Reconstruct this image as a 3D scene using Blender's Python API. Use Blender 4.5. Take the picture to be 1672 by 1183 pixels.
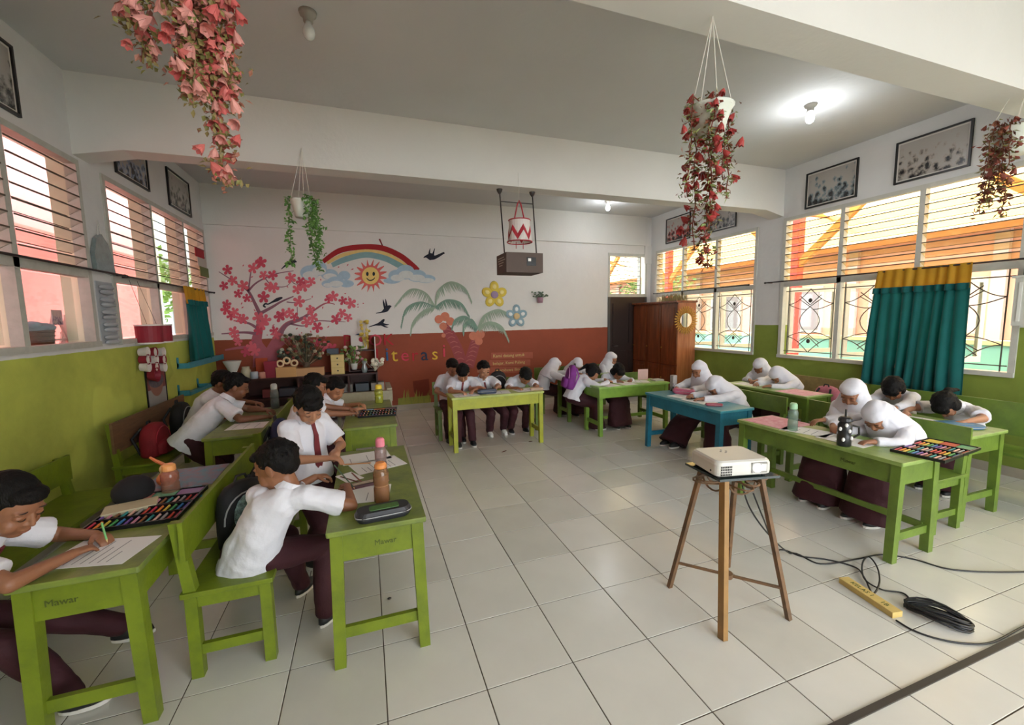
import bpy, bmesh, math, random
import numpy as np
from mathutils import Vector, Matrix, noise
random.seed(7)
PI = math.pi
SC = bpy.context.scene
COL = SC.collection
for _o in list(bpy.data.objects):
    bpy.data.objects.remove(_o)

# ---------------------------------------------------------------- camera
YAW, PITCH, ROLL, FPX, CAMH = 0.33520229, -0.10575409, 0.01635092, 681.0811745, 1.54

def cam_rot():
    cy, sy, cp, sp = math.cos(YAW), math.sin(YAW), math.cos(PITCH), math.sin(PITCH)
    f = Vector((sy*cp, cy*cp, sp)); r = Vector((cy, -sy, 0)); d = f.cross(r)
    c, s = math.cos(ROLL), math.sin(ROLL)
    return c*r + s*d, -s*r + c*d, f
RX, RD, RF = cam_rot()
cam = bpy.data.cameras.new('camera'); camo = bpy.data.objects.new('camera', cam); COL.objects.link(camo)
camo.matrix_world = Matrix(((RX.x, -RD.x, -RF.x, 0), (RX.y, -RD.y, -RF.y, 0), (RX.z, -RD.z, -RF.z, CAMH), (0, 0, 0, 1)))
cam.sensor_fit = 'HORIZONTAL'; cam.sensor_width = 36; cam.lens = FPX/1672*36; cam.clip_start = 0.05; cam.clip_end = 300
SC.camera = camo

def ray(u, v):
    return RX*((u-836)/FPX) + RD*((v-591.5)/FPX) + RF
def on(u, v, ax, val):
    """the place in the room that a measured point of the photograph has on the plane ax = val"""
    d = ray(u, v); t = (val - (0, 0, CAMH)[ax])/d[ax]
    return Vector((d.x*t, d.y*t, CAMH + d.z*t))

# ---------------------------------------------------------------- light
SC.view_settings.view_transform = 'Standard'; SC.view_settings.look = 'None'
SC.view_settings.gamma = 1; SC.view_settings.use_curve_mapping = False
SC.view_settings.exposure = 0.66
W = bpy.data.worlds.new('sky'); SC.world = W; W.use_nodes = True
nt = W.node_tree; nt.nodes.clear()
_out = nt.nodes.new('ShaderNodeOutputWorld'); _bg = nt.nodes.new('ShaderNodeBackground')
_bg.inputs['Color'].default_value = (0.93, 0.97, 1.0, 1); _bg.inputs['Strength'].default_value = 5.5
nt.links.new(_bg.outputs[0], _out.inputs[0])
def sun(direction, strength, color, angle):
    l = bpy.data.lights.new('sun', 'SUN'); l.energy = strength; l.color = color; l.angle = angle
    o = bpy.data.objects.new('sun', l); COL.objects.link(o)
    o.rotation_euler = Vector(direction).to_track_quat('-Z', 'Y').to_euler()
sun((-0.62, 0.12, -0.78), 6.0, (1.0, 0.95, 0.86), 0.05)
def portal(loc, rot, sx, sy):
    l = bpy.data.lights.new('window_portal', 'AREA'); l.shape = 'RECTANGLE'; l.size = sx; l.size_y = sy
    o = bpy.data.objects.new('window_portal', l); COL.objects.link(o); o.location = loc; o.rotation_euler = rot
    l.cycles.is_portal = True
XL, XR, YB, YF, ZC = -2.13, 5.6, 7.3, -2.6, 3.52      # room: left, right, back, behind the camera, ceiling
portal((XL-0.25, 3.03, 2.1), (0, -PI/2, 0), 1.5, 2.86)
portal((XL-0.25, 6.0, 2.1), (0, -PI/2, 0), 1.5, 2.45)
portal((XR+0.25, 3.23, 1.9), (0, PI/2, 0), 1.9, 2.34)
portal((XR+0.25, 5.97, 1.9), (0, PI/2, 0), 1.9, 2.3)
portal((XR+0.25, -0.2, 1.9), (0, PI/2, 0), 1.9, 3.0)
portal((XL-0.25, -1.25, 2.1), (0, -PI/2, 0), 1.5, 1.3)
portal((2.9, YF-0.2, 1.45), (-PI/2, 0, 0), 4.6, 2.7)
def bulb_or_fill_light(loc, energy):
    l = bpy.data.lights.new('bulb_or_fill_light', 'POINT'); l.energy = energy; l.shadow_soft_size = 0.035; l.color = (0.95, 0.97, 1.0)
    o = bpy.data.objects.new('bulb_or_fill_light', l); COL.objects.link(o); o.location = loc
bulb_or_fill_light((4.12, 3.03, ZC-0.33), 7); bulb_or_fill_light((4.04, 6.35, ZC-0.3), 7)
bulb_or_fill_light((1.6, -1.0, ZC-0.3), 25)  # added fill light behind the camera; no bulb hangs here

# ---------------------------------------------------------------- materials
def lin(c):
    if isinstance(c, str):
        c = tuple(int(c[i:i+2], 16)/255 for i in (0, 2, 4))
    return tuple((x/12.92 if x <= 0.04045 else ((x+0.055)/1.055)**2.4) for x in c[:3]) + (1,)
MATS = {}
def mat(name, col, rough=0.6, var=0.0, vscale=8.0, bump=0.0, bscale=40.0, metal=0.0, col2=None, spec=0.5, alpha=None,
        emit=0.0, trans=0.0, coat=0.0, translucent=0.0, sheen=0.0, thresh=None, stretch=None, wave=None):
    if name in MATS: return MATS[name]
    m = bpy.data.materials.new(name); m.use_nodes = True; N = m.node_tree.nodes; L = m.node_tree.links
    b = N['Principled BSDF']; out = N['Material Output']
    c1 = lin(col); b.inputs['Base Color'].default_value = c1
    b.inputs['Roughness'].default_value = rough; b.inputs['Metallic'].default_value = metal
    b.inputs['Specular IOR Level'].default_value = spec
    if coat: b.inputs['Coat Weight'].default_value = coat
    if sheen: b.inputs['Sheen Weight'].default_value = sheen
    if emit: b.inputs['Emission Color'].default_value = c1; b.inputs['Emission Strength'].default_value = emit
    tc = N.new('ShaderNodeTexCoord'); mp = N.new('ShaderNodeMapping'); L.new(tc.outputs['Object'], mp.inputs[0])
    if stretch: mp.inputs['Scale'].default_value = stretch
    if var or col2:
        nz = N.new('ShaderNodeTexNoise'); nz.inputs['Scale'].default_value = vscale; nz.inputs['Detail'].default_value = 5
        nz.inputs['Roughness'].default_value = 0.6
        L.new(mp.outputs[0], nz.inputs['Vector'])
        src = nz.outputs['Fac']
        if wave:
            wv = N.new('ShaderNodeTexWave'); wv.inputs['Scale'].default_value = wave; wv.inputs['Distortion'].default_value = 6
            wv.inputs['Detail'].default_value = 3; L.new(mp.outputs[0], wv.inputs['Vector']); src = wv.outputs['Fac']
        rp = N.new('ShaderNodeValToRGB'); L.new(src, rp.inputs[0])
        a, z = (thresh or (0.3, 0.7)); rp.color_ramp.elements[0].position = a; rp.color_ramp.elements[1].position = z
        c2 = lin(col2) if col2 else tuple(max(0, x*(1-var)) for x in c1[:3])+(1,)
        rp.color_ramp.elements[0].color = c1; rp.color_ramp.elements[1].color = c2
        L.new(rp.outputs[0], b.inputs['Base Color'])
    if bump:
        n2 = N.new('ShaderNodeTexNoise'); n2.inputs['Scale'].default_value = bscale; n2.inputs['Detail'].default_value = 4
        L.new(mp.outputs[0], n2.inputs['Vector'])
        bp = N.new('ShaderNodeBump'); bp.inputs['Strength'].default_value = bump; bp.inputs['Distance'].default_value = 0.01
        L.new(n2.outputs['Fac'], bp.inputs['Height']); L.new(bp.outputs[0], b.inputs['Normal'])
    if translucent:
        t = N.new('ShaderNodeBsdfTranslucent'); t.inputs[0].default_value = c1; mx = N.new('ShaderNodeMixShader')
        mx.inputs[0].default_value = translucent; L.new(b.outputs[0], mx.inputs[1]); L.new(t.outputs[0], mx.inputs[2]); L.new(mx.outputs[0], out.inputs[0])
    if trans:      # thin clear pane or plastic: see-through with a fresnel gloss
        t = N.new('ShaderNodeBsdfTransparent'); t.inputs[0].default_value = c1; g = N.new('ShaderNodeBsdfGlossy'); g.inputs['Roughness'].default_value = rough
        lw = N.new('ShaderNodeLayerWeight'); lw.inputs[0].default_value = 0.5
        pw_ = N.new('ShaderNodeMath'); pw_.operation = 'POWER'; L.new(lw.outputs['Facing'], pw_.inputs[0]); pw_.inputs[1].default_value = 4
        fr = N.new('ShaderNodeMath'); fr.operation = 'MULTIPLY_ADD'; L.new(pw_.outputs[0], fr.inputs[0]); fr.inputs[1].default_value = 0.5; fr.inputs[2].default_value = 0.035
        mx = N.new('ShaderNodeMixShader'); L.new(fr.outputs[0], mx.inputs[0]); L.new(t.outputs[0], mx.inputs[1]); L.new(g.outputs[0], mx.inputs[2])
        m2 = N.new('ShaderNodeMixShader'); m2.inputs[0].default_value = trans; L.new(b.outputs[0], m2.inputs[1]); L.new(mx.outputs[0], m2.inputs[2])
        L.new(m2.outputs[0], out.inputs[0])
    MATS[name] = m; return m

def two_tone(name, top, low, z0, stain=0.25, rough=0.75, slope=0.0, along='X', patch=0.35):
    """wall paint: white above a painted dado, mottled"""
    m = bpy.data.materials.new(name); m.use_nodes = True; N = m.node_tree.nodes; L = m.node_tree.links; b = N['Principled BSDF']
    g = N.new('ShaderNodeNewGeometry'); sx = N.new('ShaderNodeSeparateXYZ'); L.new(g.outputs['Position'], sx.inputs[0])
    nz = N.new('ShaderNodeTexNoise'); nz.inputs['Scale'].default_value = 1.3; nz.inputs['Detail'].default_value = 6; nz.inputs['Roughness'].default_value = 0.65
    L.new(g.outputs['Position'], nz.inputs['Vector'])
    n3 = N.new('ShaderNodeTexNoise'); n3.inputs['Scale'].default_value = 9; n3.inputs['Detail'].default_value = 4; L.new(g.outputs['Position'], n3.inputs['Vector'])
    ma = N.new('ShaderNodeMath'); ma.operation = 'MULTIPLY_ADD'; L.new(n3.outputs['Fac'], ma.inputs[0]); ma.inputs[1].default_value = 0.012; L.new(sx.outputs['Z'], ma.inputs[2])
    mb = N.new('ShaderNodeMath'); mb.operation = 'MULTIPLY_ADD'; L.new(sx.outputs[along], mb.inputs[0]); mb.inputs[1].default_value = -slope; L.new(ma.outputs[0], mb.inputs[2])
    st = N.new('ShaderNodeMath'); st.operation = 'GREATER_THAN'; L.new(mb.outputs[0], st.inputs[0]); st.inputs[1].default_value = z0
    def tone(c, k):
        r = N.new('ShaderNodeValToRGB'); L.new(nz.outputs['Fac'], r.inputs[0]); r.color_ramp.elements[0].position = 0.35; r.color_ramp.elements[1].position = 0.68
        r.color_ramp.elements[0].color = lin(c); r.color_ramp.elements[1].color = tuple(x*(1-k) for x in lin(c)[:3])+(1,); return r
    a, c = tone(top, stain*0.3), tone(low, stain)
    n4 = N.new('ShaderNodeTexNoise'); n4.inputs['Scale'].default_value = 0.9; n4.inputs['Detail'].default_value = 2.5; L.new(g.outputs['Position'], n4.inputs['Vector'])
    r4 = N.new('ShaderNodeValToRGB'); L.new(n4.outputs['Fac'], r4.inputs[0]); r4.color_ramp.elements[0].position = 0.56; r4.color_ramp.elements[1].position = 0.575
    r4.color_ramp.elements[0].color = (0, 0, 0, 1); r4.color_ramp.elements[1].color = (patch, patch, patch, 1)
    m4 = N.new('ShaderNodeMix'); m4.data_type = 'RGBA'; L.new(r4.outputs[0], m4.inputs[0]); L.new(c.outputs[0], m4.inputs[6]); m4.inputs[7].default_value = tuple(min(1, x*1.35+0.02) for x in lin(low)[:3])+(1,)
    mx = N.new('ShaderNodeMix'); mx.data_type = 'RGBA'; L.new(st.outputs[0], mx.inputs[0]); L.new(m4.outputs[2], mx.inputs[6]); L.new(a.outputs[0], mx.inputs[7])
    L.new(mx.outputs[2], b.inputs['Base Color']); b.inputs['Roughness'].default_value = rough
    bp = N.new('ShaderNodeBump'); bp.inputs['Strength'].default_value = 0.25; bp.inputs['Distance'].default_value = 0.02
    L.new(n3.outputs['Fac'], bp.inputs['Height']); L.new(bp.outputs[0], b.inputs['Normal'])
    MATS[name] = m; return m

# ---------------------------------------------------------------- mesh helpers
def root_of(o):
    while o.parent: o = o.parent
    return o
class MB:
    def __init__(s): s.v = []; s.f = []; s.mi = []; s.M = None; s.cur = 0
    def add(s, vs, fs):
        b = len(s.v)
        if s.M is not None: vs = [s.M @ Vector(v) for v in vs]
        s.v.extend([tuple(v) for v in vs]); s.f.extend([tuple(b+i for i in f) for f in fs]); s.mi.extend([s.cur]*len(fs)); return s
    def box(s, x0, x1, y0, y1, z0, z1):
        x0, x1 = min(x0, x1), max(x0, x1); y0, y1 = min(y0, y1), max(y0, y1); z0, z1 = min(z0, z1), max(z0, z1)
        return s.add([(x0,y0,z0),(x1,y0,z0),(x1,y1,z0),(x0,y1,z0),(x0,y0,z1),(x1,y0,z1),(x1,y1,z1),(x0,y1,z1)],
                     [(0,3,2,1),(4,5,6,7),(0,1,5,4),(1,2,6,5),(2,3,7,6),(3,0,4,7)])
    def rbox(s, x0, x1, y0, y1, z0, z1, r=0.01, seg=2):
        """box with rounded vertical edges and softened top"""
        pts = []
        for cx, cy, a0 in ((x1-r, y1-r, 0), (x0+r, y1-r, PI/2), (x0+r, y0+r, PI), (x1-r, y0+r, 1.5*PI)):
            for k in range(seg+1):
                a = a0 + k*PI/2/seg; pts.append((cx+r*math.cos(a), cy+r*math.sin(a)))
        cx, cy = (x0+x1)/2, (y0+y1)/2; h = min(r*0.6, (z1-z0)/3)
        def ring(z, k): return [(cx+(x-cx)*k, cy+(y-cy)*k, z) for x, y in pts]
        k = 1 - h/max(abs(x1-x0), abs(y1-y0))*1.2
        rs = [ring(z0, k), ring(z0+h, 1), ring(z1-h, 1), ring(z1, k)]
        return s.rings(rs)
    def rings(s, rs, cap=True, closed=False):
        n = len(rs[0]); vs = [p for r in rs for p in r]; fs = []
        R = len(rs)
        for i in range(R-1 if not closed else R):
            a, b = i*n, ((i+1) % R)*n
            for j in range(n): fs.append((a+j, a+(j+1) % n, b+(j+1) % n, b+j))
        if cap and not closed: fs.append(tuple(range(n-1, -1, -1))); fs.append(tuple((R-1)*n+j for j in range(n)))
        return s.add(vs, fs)
    def bar(s, p, q, w, h=None, up=(0, 0, 1)):
        """square bar from p to q"""
        p, q = Vector(p), Vector(q); d = (q-p).normalized(); h = h or w; up = Vector(up)
        if abs(d.dot(up)) > 0.98: up = Vector((0, 1, 0))
        a = d.cross(up).normalized()*w/2; b = a.cross(d).normalized()*h/2
        return s.rings([[p-a-b, p+a-b, p+a+b, p-a+b], [q-a-b, q+a-b, q+a+b, q-a+b]])
    def tube(s, pts, r, n=8, closed=False, cap=True):
        pts = [Vector(p) for p in pts]; rs = []; N = len(pts)
        rr = r if isinstance(r, (list, tuple)) else [r]*N
        ref = None
        for i, p in enumerate(pts):
            if closed: d = pts[(i+1) % N]-pts[i-1]
            else: d = pts[min(i+1, N-1)]-pts[max(i-1, 0)]
            if d.length < 1e-9: d = Vector((0, 0, 1))
            d.normalize()
            if ref is None:
                ref = d.orthogonal().normalized()
            ref = (ref - d*ref.dot(d));
            if ref.length < 1e-6: ref = d.orthogonal()
            ref.normalize(); b = d.cross(ref)
            rs.append([p + (ref*math.cos(2*PI*k/n) + b*math.sin(2*PI*k/n))*rr[i] for k in range(n)])
        return s.rings(rs, cap=cap, closed=closed)
    def cyl(s, p, q, r0, r1=None, n=12):
        return s.tube([p, q], [r0, r0 if r1 is None else r1], n)
    def lathe(s, c, prof, n=16, axis='Z'):
        c = Vector(c); rs = []
        for r, z in prof:
            ring = []
            for k in range(n):
                a = 2*PI*k/n; x, y = r*math.cos(a), r*math.sin(a)
                ring.append(c + (Vector((x, y, z)) if axis == 'Z' else Vector((x, z, -y)) if axis == 'Y' else Vector((z, x, y))))
            rs.append(ring)
        return s.rings(rs)
    def ell(s, c, ax, n=8, m=12, rot=None):
        """ellipsoid, semi-axes ax (3 floats), rot = 3x3 with axes as columns"""
        c = Vector(c); rs = []
        for i in range(n+1):
            t = PI*(i/n); t = min(max(t, 0.02), PI-0.02)
            ring = []
            for k in range(m):
                a = 2*PI*k/m
                p = Vector((ax[0]*math.sin(t)*math.cos(a), ax[1]*math.sin(t)*math.sin(a), -ax[2]*math.cos(t)))
                ring.append(c + ((rot @ p) if rot is not None else p))
            rs.append(ring)
        return s.rings(rs)
    def prism(s, pts, d):
        """polygon pts (3D, planar) extruded by vector d"""
        n = len(pts); d = Vector(d); a = [Vector(p) for p in pts]; b = [p+d for p in a]
        fs = [tuple(range(n)), tuple(range(2*n-1, n-1, -1))] + [(i, i+n, (i+1) % n+n, (i+1) % n) for i in range(n)]
        return s.add(a+b, fs)
    def build(s, name, mats, parent=None, smooth=False, label=None, cat=None, group=None, kind=None):
        me = bpy.data.meshes.new(name)
        off = root_of(parent).location if parent else Vector((0, 0, 0))
        me.from_pydata([(a-off.x, b-off.y, c-off.z) for a, b, c in s.v], [], s.f)
        if not isinstance(mats, (list, tuple)): mats = [mats]
        for m in mats: me.materials.append(m)
        if len(mats) > 1: me.polygons.foreach_set('material_index', s.mi)
        bm = bmesh.new(); bm.from_mesh(me); bmesh.ops.recalc_face_normals(bm, faces=bm.faces); bm.to_mesh(me); bm.free()
        if smooth: me.shade_smooth()
        o = bpy.data.objects.new(name, me); COL.objects.link(o)
        if parent: o.parent = parent
        return tag(o, label, cat, group, kind)
def tag(o, label=None, cat=None, group=None, kind=None):
    if label: o['label'] = label
    if cat: o['category'] = cat
    if group: o['group'] = group
    if kind: o['kind'] = kind
    return o
def thing(name, label, cat, loc, group=None):
    o = bpy.data.objects.new(name, None); COL.objects.link(o); o.location = loc; o.empty_display_size = 0.05
    return tag(o, label, cat, group)
def copy_tree(o, parent=None):
    c = o.copy(); COL.objects.link(c); c.parent = parent
    for ch in [x for x in o.children]: copy_tree(ch, c)
    return c
def Tm(loc, rz=0, rx=0, ry=0):
    return Matrix.Translation(loc) @ Matrix.Rotation(rz, 4, 'Z') @ Matrix.Rotation(ry, 4, 'Y') @ Matrix.Rotation(rx, 4, 'X')
def text_mesh(name, s, size, m, M, parent=None, extrude=0.001, **kw):
    cu = bpy.data.curves.new(name, 'FONT'); cu.body = s; cu.size = size; cu.extrude = extrude; cu.align_x = 'CENTER'; cu.align_y = 'CENTER'; cu.resolution_u = 2
    t = bpy.data.objects.new('text_tmp', cu); COL.objects.link(t)
    me = bpy.data.meshes.new_from_object(t); bpy.data.objects.remove(t)
    me.transform(M)
    if parent: me.transform(Matrix.Translation(-root_of(parent).location))
    me.materials.clear(); me.materials.append(m); me.name = name
    o = bpy.data.objects.new(name, me); COL.objects.link(o)
    if parent: o.parent = parent
    return tag(o, **kw)
# ================================================================ room shell
m_wallL = two_tone('left_wall_paint', 'D6D7D6', 'B9C255', 1.335, 0.36)
m_wallR = two_tone('right_wall_paint', 'D6D7D6', '86983C', 1.385, 0.3)
m_wallB = two_tone('back_wall_paint', 'DEDCD8', '98492F', 1.305, 0.2, slope=0.007, patch=0.0)
m_white = mat('white_plaster', 'DAD9D4', 0.8, 0.06, 1.2, 0.15, 30)
m_ceil = mat('ceiling_paint', 'CBCCCB', 0.85, 0.08, 0.8, 0.2, 18)
m_frame = mat('old_white_frame_paint', 'B9B9B0', 0.55, 0.18, 14, 0.1, 60)
m_frameR = mat('frame_paint', 'C4C5BC', 0.5, 0.12, 12, 0.1, 60)
m_tile = mat('ivory_floor_tile', 'D3D2CB', 0.22, 0.08, 2.5, 0.03, 6, spec=0.5)
m_tile2 = mat('ivory_floor_tile_worn', 'C9C8C0', 0.28, 0.1, 3.0, 0.03, 6, spec=0.5)
m_grout = mat('dirty_grout', '4E4438', 0.9, 0.3, 20)

def wall_grid(mb, axis, c0, c1, u0, u1, z0, z1, holes):
    us = sorted({u0, u1, *[h[0] for h in holes], *[h[1] for h in holes]}); zs = sorted({z0, z1, *[h[2] for h in holes], *[h[3] for h in holes]})
    us = [u for u in us if u0 <= u <= u1]; zs = [z for z in zs if z0 <= z <= z1]
    for a, b in zip(us, us[1:]):
        for c, d in zip(zs, zs[1:]):
            um, zm = (a+b)/2, (c+d)/2
            if any(h[0] < um < h[1] and h[2] < zm < h[3] for h in holes): continue
            if axis == 0: mb.box(c0, c1, a, b, c, d)
            else: mb.box(a, b, c0, c1, c, d)
WL1, WL2, WL0 = (1.6, 4.46, 1.36, 2.86), (4.77, 7.22, 1.36, 2.86), (-1.9, -0.6, 1.36, 2.86)
WR4, WR3, WR0 = (2.06, 4.40, 0.92, 2.86), (4.80, 7.13, 0.92, 2.83), (-1.9, 1.7, 0.92, 2.86)
mb = MB(); wall_grid(mb, 0, XL-0.16, XL, YF, YB+0.2, 0, ZC, [WL1, WL2, WL0]); wallL = mb.build('wall_left', m_wallL, kind='structure')
mb = MB(); wall_grid(mb, 0, XR, XR+0.16, YF, YB+0.2, 0, ZC, [WR4, WR3, WR0]); wallR = mb.build('wall_right', m_wallR, kind='structure')
mb = MB(); wall_grid(mb, 1, YB, YB+0.16, XL, XR, 0, ZC, [(4.59, 5.5, 0, 2.79)]); wallB = mb.build('wall_back', m_wallB, kind='structure')
mb = MB(); wall_grid(mb, 1, YF-0.16, YF, XL, XR, 0, ZC, [(0.6, 5.2, 0.1, 2.8)]); mb.build('wall_front', m_white, kind='structure')  # unseen opening behind the camera, sized to let more daylight in
MB().box(XL-0.16, XR+0.16, YF-0.16, YB+0.2, ZC, ZC+0.12).build('ceiling', m_ceil, kind='structure')
# beams under the ceiling, with small haunches at the walls
def beam(y0, y1, zb):
    mb = MB(); mb.box(XL, XR, y0, y1, zb, ZC-0.001)
    for x, s in ((XL, 1), (XR, -1)):
        mb.prism([(x, y0-0.002, zb+0.001), (x+s*0.34, y0-0.002, zb+0.001), (x, y0-0.002, zb-0.07)], (0, y1-y0+0.004, 0))
    return mb
beam(4.42, 4.63, 2.96).build('trim_1', m_white, kind='structure')
beam(1.60, 1.82, 2.95).build('trim_2', m_white, kind='structure')
MB().box(XL, XR-0.12, YB-0.035, YB, 2.955, ZC).build('trim_3', m_white, kind='structure')
MB().box(XR-0.16, XR, YB-0.02, YB, 2.6, 2.955).build('trim_4', m_white, kind='structure')

# floor: tile by tile, grout bed below
TS, TX, TY = 0.39940, 0.0051, 1.5425
floor = MB().box(XL-0.16, XR+0.16, YF-0.16, YB+0.2, -0.12, -0.0025).build('floor', m_grout, kind='structure')
tiles = []
for i in range(-6, 15):
    for j in range(-11, 15):
        x0, y0 = TX+i*TS, TY+j*TS; x1, y1 = x0+TS, y0+TS
        a, b, c, d = max(x0, XL), min(x1, XR), max(y0, YF), min(y1, YB)
        if b-a < 0.02 or d-c < 0.02: continue
        p = Vector(((a+b)/2, (c+d)/2, -CAMH)); zc = p.dot(RF)
        u, v = (836+FPX*p.dot(RX)/zc, 591.5+FPX*p.dot(RD)/zc) if zc > 0.3 else (-999, 0)
        vis = zc > 0.3 and -150 < u < 1822 and v < 1400
        tiles.append((0 if vis else 1, zc if vis else 99, a, b, c, d))
tiles.sort()
g = 0.0046
full = None
def tile_mb(a, b, c, d):
    m_ = MB(); e = 0.0012
    r = lambda k, z: [(a+k, c+k, z), (b-k, c+k, z), (b-k, d-k, z), (a+k, d-k, z)]
    m_.rings([r(0, -0.004), r(0, -e), r(e, 0)]); return m_
rest = MB()
for n, (_, _, a, b, c, d) in enumerate(tiles):
    if n < 298:
        if abs(b-a-TS) < 1e-4 and abs(d-c-TS) < 1e-4:
            if full is None:
                o = tile_mb(-TS/2+g/2, TS/2-g/2, -TS/2+g/2, TS/2-g/2).build('floor_tile', m_tile, floor); full = o.data; full2 = full.copy(); full2.materials[0] = m_tile2
            else:
                o = bpy.data.objects.new('floor_tile', full if random.random() < 0.7 else full2); COL.objects.link(o); o.parent = floor
            o.location = ((a+b)/2, (c+d)/2, random.uniform(-0.0004, 0.0004))
        else: tile_mb(a+g/2, b-g/2, c+g/2, d-g/2).build('floor_tile', m_tile, floor)
    else: t = tile_mb(a+g/2, b-g/2, c+g/2, d-g/2); rest.add(t.v, t.f)
rest.build('floor_tile_field', m_tile, floor, kind='stuff')
# dark joint strip across the floor in front
MB().box(XL, XR, 0.925, 0.95, 0.0, 0.006).build('trim_5', mat('dark_joint_strip', '3A3530', 0.6), kind='structure')
for nm, x0, x1, y0, y1 in (('baseboard_left', XL, XL+0.012, YF, YB), ('baseboard_right', XR-0.012, XR, YF, YB), ('baseboard_back', XL, 4.55, YB-0.012, YB)):
    MB().box(x0, x1, y0, y1, 0, 0.09).build(nm, mat('baseboard_tile', 'A9A08F', 0.4, 0.15, 5), kind='structure')

# ---------------------------------------------------------------- windows
m_glass = mat('clear_louver_glass', 'EEF2EE', 0.05, trans=0.93); m_glassR = mat('creamy_louver_glass', 'F6EBD2', 0.08, trans=0.84)
m_edge = mat('louver_edge_grime', '5A4E40', 0.6, 0.2, 20)
m_iron = mat('thin_black_iron', '4A4440', 0.5)
m_cream = mat('cream_reveal', 'DDD9BE', 0.7, 0.08, 4)
def window(n, x, s, u0, u1, z0, z1, mull, zt, tilt, fm, fin=0.0, outer=0.16):
    """side-wall window: x inner wall face, s = +1 the outside is at larger x; mull = mullion centres, zt = transom height"""
    w = bpy.data.objects.new('window_%d' % n, None); COL.objects.link(w); w.location = (x, (u0+u1)/2, z0); tag(w, kind='structure')
    def X(d): return x+s*d
    fr = MB(); k = 0.045
    fr.box(X(-0.015), X(0.06), u0, u1, z1-k, z1); fr.box(X(-0.03), X(0.08), u0, u1, z0, z0+k)
    fr.box(X(-0.015), X(0.06), u0, u0+k, z0+k, z1-k); fr.box(X(-0.015), X(0.06), u1-k, u1, z0+k, z1-k)
    fr.build('window_frame', fm, w)
    MB().box(X(-0.012), X(0.055), u0+k, u1-k, zt-0.035, zt+0.035).build('transom_bar', fm, w)
    cells = [u0+k] + sorted(mull) + [u1-k]
    for m_ in mull: MB().box(X(-0.012), X(0.06), m_-0.025, m_+0.025, z0+k, z1-k).build('mullion', fm, w)
    if fin:
        for m_ in list(mull)+[u1-0.02]:
            MB().box(X(0.06), X(fin), m_-0.02, m_+0.02, z0, z1).build('mullion_fin', m_cream, w)
    sh = None; half = 0.052
    for i in range(len(cells)-1):
        a = cells[i]+(0.025 if i else 0); b = cells[i+1]-(0.025 if i < len(cells)-2 else 0)
        zz = zt+0.035+0.05
        while zz < z1-k-0.02:
            sl = MB(); t = 0.0025; c, q = math.cos(tilt)*half, math.sin(tilt)*half
            P = lambda d, h: (X(0.03+d), 0, zz+h)
            def slab(d0, h0, d1, h1, mi):
                sl.cur = mi
                vs = []
                for yy in (a, b):
                    for (d, h) in ((d0, h0), (d1, h1)):
                        vs += [(X(0.03+d), yy, zz+h-t), (X(0.03+d), yy, zz+h+t)]
                sl.add(vs, [(0, 1, 3, 2), (4, 6, 7, 5), (0, 2, 6, 4), (1, 5, 7, 3), (0, 4, 5, 1), (2, 3, 7, 6)])
            slab(-c, q, c, -q, 0)
            sl.cur = 1
            e = 0.0055
            sl.box(X(0.03-c-0.004), X(0.03-c), a, b, zz+q-e, zz+q+e)
            sl.box(X(0.03+c), X(0.03+c+0.003), a, b, zz-q-e*0.6, zz-q+e*0.6)
            sl.build('louver_slat', [m_glass if s < 0 else m_glassR, m_edge], w)
            zz += 0.098
    return w, cells
w1, c1 = window(1, XL, -1, *WL1, [2.75, 3.67], 1.96, 0.55, m_frame, fin=0.17)
w2, c2 = window(2, XL, -1, *WL2, [5.65, 6.5], 1.96, 0.55, m_frame, fin=0.17)
w3, c3 = window(3, XR, 1, *WR3, [5.58, 6.36], 1.95, 0.55, m_frameR)
w4, c4 = window(4, XR, 1, *WR4, [2.85, 3.63], 1.95, 0.55, m_frameR)
w5, c5 = window(5, XL, -1, *WL0, [-1.25], 1.96, 0.55, m_frame, fin=0.17)  # unseen window added behind the camera, sized for the light it gives
w6, c6 = window(6, XR, 1, *WR0, [-0.7, 0.5], 1.95, 0.55, m_frameR)  # out-of-frame window added to bring light into the room

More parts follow.
